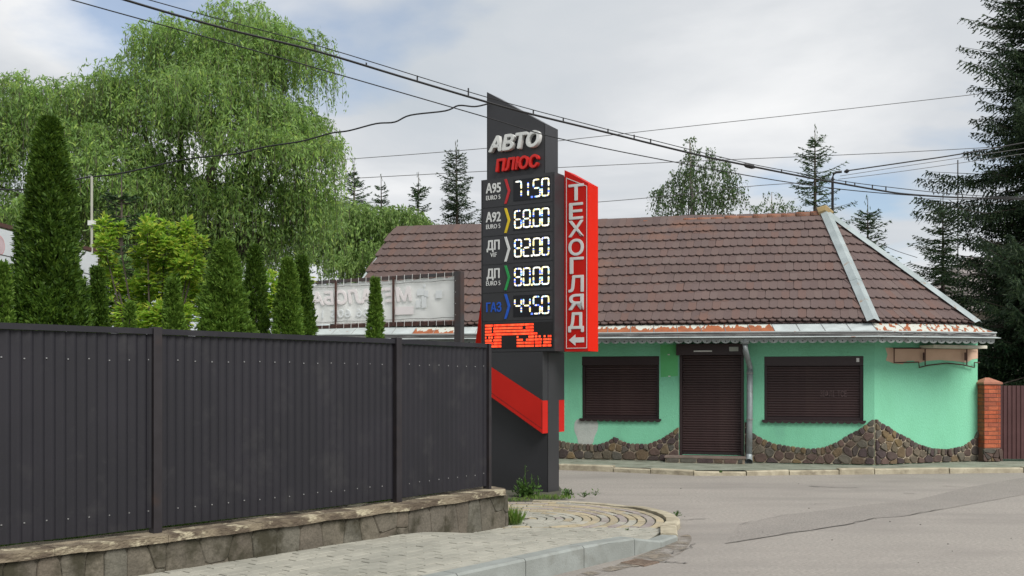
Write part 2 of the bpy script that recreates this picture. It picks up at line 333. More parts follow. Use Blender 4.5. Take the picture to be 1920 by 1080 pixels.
# silt along the kerb
m = MB(); P = [gp(1075, 1079), gp(1150, 1062), gp(1215, 1036), gp(1250, 1018), gp(1290, 1000), gp(1300, 1012), gp(1278, 1040), gp(1235, 1056), gp(1160, 1069), gp(1090, 1084)]
Pc = chaikin(chaikin([(p.x, p.y) for p in P])); M_silt = mat('silt', (.20, .168, .13), (.235, .208, .172), rough=.95, scale=7, bump=.6, fine=.2)
t_ = M_silt.node_tree; no = t_.nodes.new('ShaderNodeTexNoise'); no.inputs['Scale'].default_value = 5; no.inputs['Detail'].default_value = 9; no.inputs['Roughness'].default_value = .65
rp = t_.nodes.new('ShaderNodeValToRGB'); rp.color_ramp.elements[0].position = .42; rp.color_ramp.elements[1].position = .6; co = t_.nodes.new('ShaderNodeTexCoord')
t_.links.new(co.outputs['Object'], no.inputs['Vector']); t_.links.new(no.outputs[0], rp.inputs[0]); t_.links.new(rp.outputs[0], t_.nodes['Principled BSDF'].inputs['Alpha'])
m.add([(x, y, .006) for x, y in Pc], [tuple(range(len(Pc)))]).build('silt_patch', M_silt, road)
for i in range(22):
    p = gp(random.uniform(1200, 1900), random.choice([random.uniform(900, 1000), random.uniform(960, 1078)])); r = random.uniform(.004, .011)
    MB().prism([(r * math.cos(k * 1.05) * random.uniform(.6, 1.2), r * math.sin(k * 1.05) * random.uniform(.6, 1.2)) for k in range(6)], lambda a, b, d, p=p: (p.x + a, p.y + b, d), 0, r * .8, r * .3).build('pebble', M_crack if i % 3 else M_wmortar, road)
g = gp(1200, 1056); dg = thing('drain_grate', 'rusty iron drain grate half buried in silt by the kerb', 'grate', (g.x, g.y, .001), R(50)); dg.scale = (.72, .72, .72)
fr = MB()
for a in ((-.17, .17, -.17, -.14), (-.17, .17, .14, .17), (-.17, -.14, -.14, .14), (.14, .17, -.14, .14)): fr.box(a[0], a[1], a[2], a[3], 0, .014)
M_gr = mat('grate_rust', (.19, .14, .105), (.14, .10, .075), rough=.9, scale=12); fr.build('frame', M_gr, dg)
for k in range(5): MB().box(-.128 + k * .058, -.098 + k * .058, -.139, .139, 0, .011).build('bar', M_gr, dg)
MB().box(-.14, .14, -.14, .14, -.002, .002).build('pit', M_crack, dg)

# ------------------------------------------------------------------ pavement by the fence
K0 = Vector((-.24, 7.64)); EK = Vector((.635, .772)); NK = Vector((-.772, .635)); CC = Vector((.1, 11.45)); CH = 10.74
def zs(x, y):
    if y > CH + .3: return .05
    q = Vector((x, y)) - K0; t = q.dot(EK); v = q.dot(NK)
    return .175 - .125 * smooth((t - (.9 + (1 - max(0, min(1.75, v)) / 1.75) * .75)) / 1.3)
edge = [(K0 + EK * t) for t in (-7, -4, -2, 0, 1, 2.15)] + [Vector((1.43, 9.72)), Vector((1.70, 10.4))] + [CC + Vector((math.cos(a), math.sin(a))) * 1.72 for a in np.linspace(R(-30), R(75), 12)] + [Vector((.62, 13.5)), Vector((.72, 14.6)), Vector((.6, 18)), Vector((-3, 19))]
inner = [Vector((-4, 12.5)), Vector((-2, 10)), Vector((-6.2, 5.2)), Vector((-8, 3))]
bm = bmesh.new(); f = bm.faces.new([bm.verts.new((p.x, p.y, 0)) for p in edge + inner])
bmesh.ops.triangulate(bm, faces=bm.faces[:])
for _ in range(4): bmesh.ops.subdivide_edges(bm, edges=[e for e in bm.edges if e.calc_length() > .25], cuts=1); bmesh.ops.triangulate(bm, faces=bm.faces[:])
for v in bm.verts: v.co.z = zs(v.co.x, v.co.y) - .010
me = bpy.data.meshes.new('pavement'); bm.to_mesh(me); bm.free(); me.materials.append(M_joint)
pave = bpy.data.objects.new('pavement', me); COL.objects.link(pave); tag(pave, kind='structure')
pav = []
for j in range(17):
    v0 = .16 + j * .104
    for i in range(-26, 20):
        t0 = i * .205 + (.1 if j % 2 else 0) + random.uniform(-.003, .003)
        poly = [K0 + EK * a + NK * b for a, b in ((t0, v0), (t0 + .197, v0), (t0 + .197, v0 + .098), (t0, v0 + .098))]
        poly = [(p.x, p.y) for p in poly]; poly = clip(poly, (0, CH), (0, 1))
        for a, b in (((1.126, 9.3), (1.43, 9.72)), ((1.43, 9.72), (1.72, 10.5)), ((1.72, 10.5), (1.78, 11))):
            d = Vector((b[0] - a[0], b[1] - a[1])).normalized()
            if len(poly) > 2: poly = clip(poly, (a[0] - d.y * .16, a[1] + d.x * .16), (d.y, -d.x))
        if len(poly) > 2 and area(poly) > .003: pav.append(poly)
pav.sort(key=lambda p: (p[0][0] ** 2 + p[0][1] ** 2) if abs(p[0][0] / p[0][1]) < .53 and p[0][1] > 7.0 else 1e3 + p[0][1])
rest = MB()
for k, p in enumerate(pav):
    dz = random.uniform(-.003, .003); tgt = MB() if k < 190 else rest
    tgt.prism(shrink(p, .002), lambda a, b, d, dz=dz: (a, b, zs(a, b) + d + dz), -.03, 0, .005)
    if k < 190: tgt.build('paver', M_paver, pave)
tag(rest.build('paver_field', M_paver, pave), kind='stuff')
ringm = [M_paver, M_paver, M_paver, M_paver, M_paver, M_paver, M_pavy, M_pavy, M_pavp, M_pavy, M_pavp, M_pavy, M_pavy, M_pavp, M_pavy, M_pavp]
for r in range(15):
    r0 = .098 + r * .101; n = max(6, int(2 * math.pi * (r0 + .05) / .2)); ph = random.random()
    for i in range(n):
        a0 = (i + ph) * 2 * math.pi / n; a1 = a0 + 2 * math.pi / n * .965
        am = (a0 + a1) / 2
        if math.cos(am) < -.35: continue
        poly = [(CC.x + math.cos(a) * q, CC.y + math.sin(a) * q) for q, a in ((r0, a0), (r0 + .088, a0), (r0 + .088, (a0 + a1) / 2), (r0 + .088, a1), (r0, a1), (r0, (a0 + a1) / 2))]
        poly = clip(poly, (0, CH + .01), (0, -1))
        if len(poly) < 3 or area(poly) < .002: continue
        mm = ringm[r] if random.random() > .16 else random.choice([M_pavy, M_pavp, M_paver])
        dz = random.uniform(-.004, .004)
        MB().prism(shrink(poly, .002), lambda a, b, d, dz=dz: (a, b, .05 + d + dz), -.03, 0, .006).build('paver', mm, pave)
# kerb stones
kerb = MB().box(-.3, .3, -.05, .05, -.3, -.1, Matrix.Translation((0, 8, 0))).build('kerb', M_kerb); tag(kerb, kind='structure')
def kstone(a, b, w, m, z0, z1, nm='kerbstone', inward=None, drop=.0):
    a = Vector(a); b = Vector(b); d = (b - a).normalized(); n = Vector((-d.y, d.x)); mb = MB(); v = []
    a2 = a + d * .004; b2 = b - d * .004; c = .018
    for p, zt in ((a2, z0), (b2, z1)):
        v += [(p.x, p.y, -.15), (p.x, p.y, zt - c), (p.x + n.x * c, p.y + n.y * c, zt), (p.x + n.x * w, p.y + n.y * w, zt), (p.x + n.x * w, p.y + n.y * w, -.15)]
    fs = [(i, (i + 1) % 5, 5 + (i + 1) % 5, 5 + i) for i in range(5)] + [(0, 1, 2, 3, 4), (9, 8, 7, 6, 5)]
    return mb.add(v, fs).build(nm, m, kerb)
for i in range(9):
    t1 = 2.15 - i * .8; t0 = t1 - .8; a = K0 + EK * t0; b = K0 + EK * t1
    kstone(a, b, .15, M_kerb, zs(*a) + .012, zs(*b) + .012 + (.018 if i == 0 else 0))
kstone((1.126, 9.3), (1.43, 9.72), .15, M_kerb, .160, .07); kstone((1.43, 9.72), (1.66, 10.15), .15, M_kerb, .068, .06)
ang = [R(a) for a in (-42, -22, -4, 14, 32, 50, 68, 84)]
kstone((1.66, 10.15), (CC.x + 1.78 * math.cos(ang[1]), CC.y + 1.78 * math.sin(ang[1])), .17, M_kerbp, .075, .085)
for a, b in zip(ang[1:], ang[2:]):
    for h in (0, 1):
        a2 = lerp(a, b, h / 2); b2 = lerp(a, b, (h + 1) / 2)
        kstone(CC + Vector((math.cos(a2), math.sin(a2))) * 1.78, CC + Vector((math.cos(b2), math.sin(b2))) * 1.78, .15, M_kerbp, .075 - .02 * (a2 > .6), .075 - .02 * (b2 > .6))

# ------------------------------------------------------------------ low stone wall and steel fence
FP = [Vector((-6.2, 4.06)), Vector((-4.45, 5.9)), Vector((-2.72, 7.72)), Vector((-1.10, 9.6)), Vector((-.27, 10.8))]
def offs(pts, o, ext=0.0):
    out = []
    for i, p in enumerate(pts):
        d0 = (pts[max(i, 1)] - pts[max(i, 1) - 1]).normalized(); d1 = (pts[min(i + 1, len(pts) - 1)] - pts[min(i + 1, len(pts) - 1) - 1]).normalized()
        d = (d0 + d1).normalized(); n = Vector((d.y, -d.x)); q = p + n * o
        if i == len(pts) - 1: q = q + d * ext
        out.append(q)
    return out
wall = thing('stone_wall', 'low weathered stone wall with concrete coping under the black fence', 'wall', (-1.1, 9.6, 0))
WO = Vector((-1.1, 9.6, 0))
def lw(p, z): return (p.x - WO.x, p.y - WO.y, z)
fr_ = offs(FP, .155, .16); bk = offs(FP, -.11, .16)
m = MB()
for i in range(4):
    q = [fr_[i], fr_[i + 1], bk[i + 1], bk[i]]; m.add([lw(p, -.1) for p in q] + [lw(p, .40) for p in q], [(0, 1, 5, 4), (2, 3, 7, 6), (4, 5, 6, 7), (1, 2, 6, 5), (3, 0, 4, 7)])
m.build('wall_core', M_wmortar, wall)
cf = offs(FP, .2, .2); cb = offs(FP, -.15, .2)
seglist = []
for i in range(4):
    n = max(1, round((cf[i + 1] - cf[i]).length / .85))
    for k in range(n): seglist.append((cf[i].lerp(cf[i + 1], k / n), cf[i].lerp(cf[i + 1], (k + 1) / n), cb[i].lerp(cb[i + 1], k / n), cb[i].lerp(cb[i + 1], (k + 1) / n)))
for k, (a, b, c, d) in enumerate(seglist):
    poly = [a, b, d, c]
    if k == len(seglist) - 1:
        ev = (b - a).normalized(); iv = (d - b).normalized(); poly = [a, b - ev * .13, b + iv * .14, d, c]
    j = [p + (sum(poly, Vector((0, 0))) / len(poly) - p) * .004 for p in poly]
    zo = random.uniform(-.004, .004)
    bm = bmesh.new(); fc = bm.faces.new([bm.verts.new(lw(p, .395)) for p in j]); ex = bmesh.ops.extrude_face_region(bm, geom=[fc])
    for v in ex['geom']:
        if isinstance(v, bmesh.types.BMVert): v.co.z = .452 + zo
    bmesh.ops.subdivide_edges(bm, edges=bm.edges[:], cuts=4, use_grid_fill=True)
    for v in bm.verts:
        h = math.sin(v.co.x * 23.1 + v.co.y * 17.7) * math.sin(v.co.x * 9.3 - v.co.y * 31.9); v.co.z += h * .006 * (1 if v.co.z > .42 else 1.2); v.co.x += h * .004
    bmesh.ops.recalc_face_normals(bm, faces=bm.faces); me = bpy.data.meshes.new('coping_slab'); bm.to_mesh(me); bm.free(); me.materials.append(M_coping); link('coping_slab', me, wall)
# facing stones: irregular slabs set in mortar
for i in range(1, 4):
    a = fr_[i]; b = fr_[i + 1]; L = (b - a).length; d = (b - a).normalized(); n = Vector((d.y, -d.x))
    x = .0; seeds = []
    while x < L:
        x += random.uniform(.13, .27)
        if random.random() < .15: seeds += [(x, random.uniform(.06, .17)), (x + random.uniform(-.04, .04), random.uniform(.27, .37))]
        else: seeds.append((x, random.uniform(.19, .235)))
    for c in voronoi(seeds, (0, L, -.05, .395), .6):
        if len(c) < 3 or area(c) < .003: continue
        c = chaikin(shrink(c, .0004), .12); dep = random.uniform(.010, .017)
        MB().prism(c, lambda s, z, q: lw(a + d * s + n * q, z), 0, dep, .012).build('facing_stone', M_wstone, wall)
d = (fr_[4] - fr_[3]).normalized(); n = Vector((d.y, -d.x)); wd = (fr_[4] - bk[4]).length
for s0, s1, h in ((0, .14, .395), (.145, wd, .395)):
    MB().prism([(s0, -.05), (s1, -.05), (s1 - .005, h), (s0 + .004, h)], lambda s, z, q: lw(fr_[4] - n * s + d * q, z), 0, .025, .01).build('facing_stone', M_wstone, wall)

fence = thing('steel_fence', 'dark corrugated steel fence standing on the low stone wall', 'fence', (-1.1, 9.6, .45))
def lf(p, z): return (p.x - WO.x, p.y - WO.y, z - .45)
screws = MB()
for i in range(4):
    a = FP[i]; b = FP[i + 1]; d = (b - a).normalized(); n = Vector((d.y, -d.x)); L = (b - a).length; s = .03; pts = []; sc = []
    P_ = .0755; k = 0
    while s < L - .03:
        for ds, o in ((0, 0), (.016, .001), (.027, .006), (.038, .011), (.049, .012), (.060, .010), (.069, .004)):
            if s + ds < L - .01: pts.append((s + ds, o))
        if k % 2 == 0: sc.append(s + .011)
        k += 1; s += P_
    zb = .488; m = MB(); v = []
    for s_, o in pts:
        p = a + d * s_ + n * (o + .004 * math.sin(s_ * 3.1 + i)); p2 = p + n * .003 * math.sin(s_ * 4.7 + 2 * i); v += [lf(p, zb + .004 * math.sin(s_ * 2.2 + i)), lf(p2, 1.955)]
    fcs = [(2 * q, 2 * q + 2, 2 * q + 3, 2 * q + 1) for q in range(len(pts) - 1)]
    pn = m.add(v, fcs).build('panel', M_fence, fence); md = pn.modifiers.new('t', 'SOLIDIFY'); md.thickness = .0015
    for zc in (.62, 1.76):
        for s_ in sc:
            p = a + d * s_ + n * .004; screws.box(-.004, .004, -.004, .004, -.004, .004, Matrix.Translation(lf(p, zc + random.uniform(-.006, .006))))
    q0 = a + d * .036; q1 = b - d * .036; cap = MB(); ang_ = math.atan2(d.y, d.x)
    Mx = Matrix.Translation(lf(q0, 0)) @ Matrix.Rotation(ang_, 4, 'Z'); cap.box(0, (q1 - q0).length, -.034, .016, 1.957, 2.0, Mx); cap.build('cap_rail', M_fence, fence)
    for zr in (.62, 1.74): MB().box(0, (q1 - q0).length, .006, .036, zr - .02, zr + .02, Mx).build('cross_rail', M_post, fence)
tag(screws.build('screws', M_screw, fence), kind='stuff')
for p, i in zip(FP[1:], range(4)):
    d = (FP[i + 1] - FP[i]).normalized(); w = .034 if i < 3 else .022
    Mx = Matrix.Translation(lf(p, 0)) @ Matrix.Rotation(math.atan2(d.y, d.x), 4, 'Z')
    MB().box(-w, w, -.048, .03, .449, 2.012 if i < 3 else 2.002, Mx).build('post', M_post, fence)
# lawn behind the fence
lp = [Vector((-7, 3.2))] + offs(FP, -.2) + [Vector((-1.5, 14.2)), Vector((-9, 14.5)), Vector((-14, 6))]
tag(MB().add([(p.x, p.y, .40) for p in lp] + [(p.x, p.y, -.05) for p in lp], [tuple(range(len(lp)))] + [(i, (i + 1) % len(lp), len(lp) + (i + 1) % len(lp), len(lp) + i) for i in range(len(lp))]).build('lawn', M_lawn), kind='structure')
def blades(name, pts, h, m, parent, spread=.35, w=.004):
    n = len(pts); U = np.stack([rng.normal(0, spread, n), rng.normal(0, spread, n), np.ones(n)], 1); hh = h * rng.uniform(.5, 1.2, n)[:, None]
    U = unit(U) * hh / 2; return quads(name, pts + U, U, perp(U) * w, m, parent)
q = []
for i in range(1, 4):
    d = (FP[i + 1] - FP[i]).normalized(); n = Vector((d.y, -d.x))
    for _ in range(2200):
        p = FP[i].lerp(FP[i + 1], random.random()) - n * random.uniform(.16, .9); q.append((p.x, p.y, .395))
tag(blades('grass', np.array(q), .085, M_grass, None, .4, .005), 'green lawn grass growing behind the fence', kind='stuff')

# ------------------------------------------------------------------ shop building
CB = Vector((6.51, 18.2)); TH = math.atan(-.265); E1 = Vector((math.cos(TH), math.sin(TH)))
bld = thing('corner_shop', 'single storey mint green shop with brown hipped tile roof and closed shutters', 'building', (CB.x, CB.y, 0), TH)
def tol(p):                                          # world to building space
    v = Vector((p[0] - CB.x, p[1] - CB.y)); return Vector((v.dot(E1), v.dot(Vector((-E1.y, E1.x))), p[2] if len(p) > 2 else 0))
DW = tol((8.79, 19.13)); e2 = Vector((DW.x, DW.y)).normalized(); L2 = Vector((DW.x, DW.y)).length; n2 = Vector((e2.y, -e2.x))
e2w = Vector((e2.x * E1.x - e2.y * E1.y, e2.x * E1.y + e2.y * E1.x))
def w1(px, py): return hit(px, py, CB, E1)
def w2(px, py): return hit(px, py, CB, e2w)
XL = -11.0; ZT = 2.5
wx = lambda px: w1(px, 700)[0]
win1 = (wx(1091), wx(1236), w1(1160, 785)[1], w1(1160, 668)[1]); door = (wx(1274), wx(1395), .22, w1(1330, 664)[1]); win2 = (wx(1433), wx(1619), w1(1520, 788)[1], w1(1520, 668)[1])
ops = [win1, door, win2]
xs = sorted({XL, 0.0, *[v for o in ops for v in o[:2]]}); zsx = sorted({0.0, ZT, *[v for o in ops for v in o[2:]]})
m = MB(); T = .32
def inop(x, z): return any(o[0] < x < o[1] and o[2] < z < o[3] for o in ops)
for a, b in zip(xs, xs[1:]):
    for c, d_ in zip(zsx, zsx[1:]):
        if not inop((a + b) / 2, (c + d_) / 2): m.add([(a, 0, c), (b, 0, c), (b, 0, d_), (a, 0, d_)], [(0, 1, 2, 3)])
for o in ops:
    x0, x1, z0, z1 = o
    m.add([(x0, 0, z0), (x1, 0, z0), (x1, 0, z1), (x0, 0, z1), (x0, T, z0), (x1, T, z0), (x1, T, z1), (x0, T, z1)], [(0, 1, 5, 4), (1, 2, 6, 5), (2, 3, 7, 6), (3, 0, 4, 7), (4, 5, 6, 7)])
m.build('front_wall', M_green, bld)
MB().add([(0, 0, 0), (DW.x, DW.y, 0), (DW.x, DW.y, ZT), (0, 0, ZT)], [(0, 1, 2, 3)]).build('corner_wall', M_green, bld)
bq = [(DW.x, DW.y), (DW.x + .2, 6.2), (XL + .4, 6.2), (XL, 0)]
m = MB()
for a, b in zip(bq, bq[1:]): m.add([(*a, 0), (*b, 0), (*b, ZT), (*a, ZT)], [(0, 1, 2, 3)])
m.build('rear_wall', M_green, bld)
def shutter(o, box_h, proud, nm, wide=0.0):
    x0, x1, z0, z1 = o; y = .09
    sh = MB().box(x0 + .002, x1 - .002, y + .03, y + .05, z0 + .002, z1 - .002).build(nm, M_shutd, bld)
    MB().box(x0 - wide, x1 + wide, -proud if proud else .012, y + .028, z1 - (box_h if not proud else .02), z1 + (box_h if proud else -.003)).build('shutter_box', M_shutd, sh)
    for a, b in ((x0 + .004, x0 + .05), (x1 - .05, x1 - .004)): MB().box(a, b, (-.012 if proud else y - .03), y + .028, z0 + .004, z1 - box_h - .003 if not proud else z1 - .023).build('guide_rail', M_shutd, sh)
    z = z0 + .06; top = z1 - box_h if not proud else z1 - .02; p = .0465
    MB().box(x0 + .052, x1 - .052, y - .012, y + .028, z0 + .005, z0 + .056).build('bottom_bar', M_shutd, sh)
    sm = MB(); L = x1 - x0 - .104; prof = [(0, 0), (-.010, .006), (-.0135, .018), (-.0115, .032), (-.003, .041), (0, .043)]
    v = [(xx, yy, z_) for xx in (0, L) for yy, z_ in prof]; k = len(prof)
    sm.add(v, [(i, i + 1, k + i + 1, k + i) for i in range(k - 1)] + [tuple(range(k)), tuple(range(2 * k - 1, k - 1, -1))]); so_ = sm.build('slat', M_shut, sh); so_.location = (x0 + .052, y + .026, z)
    z += p
    while z < top - .03: link('slat', so_.data, sh, (x0 + .052, y + .026, z)); z += p
    return sh
s1 = shutter(win1, .17, 0, 'roller_shutter'); s2 = shutter(win2, .17, 0, 'roller_shutter'); s3 = shutter(door, .19, .14, 'door_shutter', .05)
def scal(x0, x1, z, y, w, h, flat, m_, nm, parent, th=.012):
    n = max(1, round((x1 - x0) / w)); w = (x1 - x0) / n; top = [(x1, z), (x0, z)]; low_ = []
    for i in range(n):
        for k in range(7):
            a = math.pi * k / 6; low_.append((x0 + w * i + w / 2 - math.cos(a) * w / 2 * .96, z - flat - math.sin(a) * h))
    return MB().prism(top + low_, lambda a, b, d: (a, y - d, b), 0, th).build(nm, m_, parent)
for o in (win1, win2):
    MB().box(o[0] - .04, o[1] + .04, -.05, .085, o[2] - .02, o[2] + .003).build('sill', M_shutd, bld); scal(o[0] - .04, o[1] + .04, o[2] - .022, -.038, .125, .03, .004, M_shutd, 'sill_trim', bld)
bx_ = w1(1302, 659); MB().box(bx_[0], w1(1336, 659)[0], -.166, -.143, bx_[1] - .012, bx_[1] + .012).build('door_light', M_white, bld)
bx_ = w1(1368, 655); MB().box(bx_[0], w1(1385, 655)[0], -.152, -.1425, bx_[1] - .04, bx_[1] + .04).build('door_plate', M_putty, bld)
bx_ = w1(1609, 675); MB().box(bx_[0] - .03, bx_[0] + .02, .004, .011, bx_[1] - .035, bx_[1] + .035).build('sticker', M_white, bld)
a, z = w1(1538, 739); text('scratched_graffiti', 'ЗІФЛІ  ТСЕ', (a, w1(1588, 739)[0], z - .05, z + .07), .0905, .002, mat('chalk', (.13, .09, .09), rough=.9), bld)
# repaired and repainted spots on the render
def blob(pxs, y, m_, nm, f=w1, mp=None):
    pl = [f(*p) for p in pxs]; mp = mp or (lambda a, b, d: (a, -d, b)); return MB().prism(pl, mp, .0, y).build(nm, m_, bld)
cps = chaikin(chaikin([(1078, 788), (1090, 784), (1108, 786), (1122, 790), (1121, 806), (1114, 820), (1112, 834), (1084, 834), (1083, 822), (1076, 806)]))
blob(cps, .003, M_putty, 'filler_patch')
blob([(1238, 646), (1271, 646), (1271, 705), (1239, 707)], .003, M_green2, 'old_paint_patch')
for q_ in ((1254, 665), (1255, 705.5)): a, z = w1(*q_); MB().box(a - .02, a + .02, -.012, -.003, z - .01, z + .01).build('plug', M_white, bld)
f2 = lambda a, b, d: (a * e2.x + n2.x * d, a * e2.y + n2.y * d, b)
blob([(1660, 652), (1833, 652), (1833, 672), (1822, 674), (1812, 680), (1790, 677), (1760, 675), (1735, 677), (1722, 681), (1712, 676), (1700, 677), (1692, 683), (1675, 681), (1661, 676), (1664, 665)], .004, M_peach, 'peach_paint_patch', w2, f2)
# bracket frame of a removed sign
def bar(pts, nm, r=.012, off=.06):
    MB().tube([f2(*w2(*p), off) for p in pts], r, 5).build(nm, M_iron, fr2)
fr2 = MB().box(-.01, .01, -.01, .01, -.01, .01, Matrix.Translation(f2(*w2(1672, 653), .05))).build('sign_bracket', M_iron, bld)
bar([(1672, 653), (1672, 680), (1718, 679), (1719, 689), (1735, 685), (1770, 681), (1800, 684), (1822, 689), (1822, 680), (1832, 680)], 'frame_bar')
bar([(1672, 653), (1832, 654)], 'frame_bar')
for x in (1730, 1808): bar([(x, 654), (x, 685)], 'frame_bar'); bar([(x - 3, 661), (x - 3, 676)], 'hinge', .016)
a0, z0 = w2(1722, 652); a1, z1 = w2(1822, 652)
MB().prism([(a0, .03), (a1, .03), (a1, .36), (a0, .36)], lambda a, b, d: f2(a, z0 + d - .01, b), 0, .055, .01).build('lamp_housing', mat('lamp_cream', (.62, .6, .5), rough=.6), fr2)
# stone plinth with a wavy top edge
prof = [(880, 826), (930, 829), (965, 822), (1000, 828), (1030, 822), (1047, 825), (1065, 829), (1090, 832), (1120, 833), (1140, 827), (1153, 819), (1163, 825), (1180, 831), (1215, 832), (1240, 822), (1262, 808), (1275, 800)]
prof2 = [(1395, 790), (1404, 802), (1413, 812), (1430, 822), (1450, 831), (1480, 836), (1520, 841), (1545, 838), (1570, 828), (1590, 815), (1610, 805), (1637, 786)]
prof3 = [(1637, 786), (1660, 797), (1680, 810), (1700, 820), (1720, 832), (1745, 840), (1775, 842), (1805, 836), (1825, 822), (1834, 806)]
def plinth(pr, f, mp, x0, x1, zb):
    tops = [f(*p) for p in pr]; tops = [(x0, tops[0][1])] + [t for t in tops if x0 < t[0] < x1] + [(x1, tops[-1][1])]
    MB().prism([(x1, zb), (x0, zb)] + [(a, z - .012) for a, z in tops], mp, 0, .016).build('plinth_mortar', M_pmort, bld)
    zt = lambda a: interp(a, tops); seeds = []; k = x0
    while k < x1: seeds.append((k, zt(k) - random.uniform(.025, .05))); k += random.uniform(.06, .1)
    tries = 0
    while tries < 2500:
        tries += 1; s = (random.uniform(x0, x1), random.uniform(zb - .02, zb + 1.0))
        if s[1] > zt(s[0]) - .09: continue
        low_ = s[1] < zb + .22; md_ = .155 if low_ else .115
        if all(math.hypot(s[0] - q[0], s[1] - q[1]) > md_ * (1 if zt(q[0]) - q[1] > .06 else .72) for q in seeds): seeds.append(s)
    for s, c in zip(seeds, voronoi(seeds, (x0, x1, zb, zb + 1.3), .6)):
        if len(c) < 3: continue
        t0 = zt(s[0] - .05); t1 = zt(s[0] + .05); sl_ = (t1 - t0) / .1; c = clip(c, (s[0], zt(s[0]) + .008), (-sl_, 1))
        if len(c) < 3 or area(c) < .0012: continue
        c = chaikin(shrink(c, .0075), .2); dep = random.uniform(.028, .062)
        MB().prism(c, mp, .0, dep, .014).build('plinth_stone', M_pst, bld)
f1 = lambda a, b, d: (a, -d, b)
plinth(prof, w1, f1, wx(900), door[0] - .01, .10); plinth(prof2, w1, f1, door[1] + .01, -.002, .10); plinth(prof3, w2, f2, .002, L2, .10)
# door step
st = MB().box(door[0] - .22, door[1] + .02, -.38, -.05, .0, .185).build('door_step', M_pmort, bld)
MB().box(door[0] - .24, door[1] + .04, -.40, -.05, .186, .215).build('step_slab', mat('step_slab', (.2, .15, .13), (.15, .12, .1), rough=.9), st)
k = door[0] - .2
while k < door[1] - .1:
    w_ = random.uniform(.16, .34); w_ = min(w_, door[1] + .01 - k); MB().prism(chaikin([(k, .105), (k + w_ - .02, .105), (k + w_ - .02 + random.uniform(-.02, .015), .178), (k + random.uniform(-.01, .02), .18)], .12), f1, .378, .398, .006).build('step_stone', M_pst, st); k += w_
MB().box(door[0] + .002, door[1] - .002, -.047, .118, .10, .219).build('threshold', M_shutd, bld)

# roof
ZE = 2.655
RR = tol((6.49, 21.0, 5.03)); RL = tol((-2.73, 23.49, 4.90)); EL = tol((-3.62, 20.50, 2.70)); EC = tol((6.32, 17.8, 2.635)); ER = tol((8.33, 18.3, 2.635)); EB = tol((8.95, 23.6, 2.65)); EBL = tol((-2.6, 26.4, 2.7))
MB().add([EL, EC, ER, EB, EBL, RL, RR], [(0, 1, 6, 5), (1, 2, 6), (2, 3, 6), (3, 4, 5, 6), (4, 0, 5)]).build('roof_deck', M_deck, bld)
def tile_mesh(w, L, th, nm):
    pts = [(w / 2, L), (-w / 2, L), (-w / 2, .068)] + [(-w / 2 * math.cos(math.pi * k / 6), .068 - .068 * math.sin(math.pi * k / 6)) for k in range(1, 6)] + [(w / 2, .068)]
    o = MB().prism(pts, lambda a, b, d: (a, b, d), 0, th).build(nm, M_tile); me = o.data; bpy.data.objects.remove(o); return me
TW = .146
tiles = []
def facet(A, B, C, D, rows):      # eave A->B, top D (above A) -> C (above B)
    ex = (B - A).normalized(); nn = ex.cross(C - B).normalized()
    if nn.z < 0: nn = -nn
    ey = nn.cross(ex); Ls = (C - B).dot(ey); p = Ls / rows
    tilt = Matrix((ex, ey, nn)).transposed().to_quaternion() @ Matrix.Rotation(-.095, 3, 'X').to_quaternion()
    for r in range(rows):
        for lay in (0, 1):
            s = (r + .0) / rows; yy = s * Ls - .02 + (0 if lay == 0 else .05)
            l = A.lerp(D, min(1, max(0, yy / Ls))); rt = B.lerp(C, min(1, max(0, yy / Ls))); xl = (l - A).dot(ex); xr = (rt - A).dot(ex)
            k = math.floor(xl / TW); off = (.5 if (lay + r) % 2 else 0) * TW
            while k * TW + off < xr:
                x = k * TW + off; k += 1
                if x < xl - .02 or x > xr + .02: continue
                sag = .022 * math.sin(x * .9 + r * .2) + .012 * math.sin(x * 2.3 + r)
                pos = A + ex * x + ey * (yy + sag + random.gauss(0, .004)) + nn * ((.052 if lay else .026) + random.uniform(0, .004))
                tiles.append((pos, tilt @ Matrix.Rotation(random.gauss(0, .012), 3, 'Z').to_quaternion(), lay, p))
facet(EL, EC, RR, RL, 12); facet(EC, ER, RR, RR, 12)
tm = tile_mesh(TW * .994, .45, .022, 'roof_tile')
top_ = sorted([t for t in tiles if t[2] == 1 and t[0].x > -5.2], key=lambda t: (Vector((t[0].x + 6.5, t[0].y + 18))).length if False else -t[0].x)[:300]
ids = {id(t) for t in top_}
for t in top_: link('roof_tile', tm, bld, t[0], t[1])
V0 = np.array([v.co[:] for v in tm.vertices]); F0 = [tuple(p.vertices) for p in tm.polygons]; rest = MB()
for t in tiles:
    if id(t) in ids: continue
    Rm = np.array(t[1].to_matrix()); rest.add((V0 @ Rm.T + np.array(t[0][:])).tolist(), F0)
tag(rest.build('roof_tile_field', M_tile, bld), kind='stuff')
# plain tiling on the slopes that face away
m = MB()
for A, B, C in ((ER, EB, RR), (EB, EBL, RL), (EBL, EL, RL)): nn = (B - A).cross(C - A).normalized() * .03; m.add([A + nn, B + nn, C + nn], [(0, 1, 2)])
nn = (EBL - EB).cross(RR - EB).normalized() * .03; m.add([EB + nn, RL + nn, RR + nn], [(0, 1, 2)]); m.build('rear_slopes', M_tile, bld)
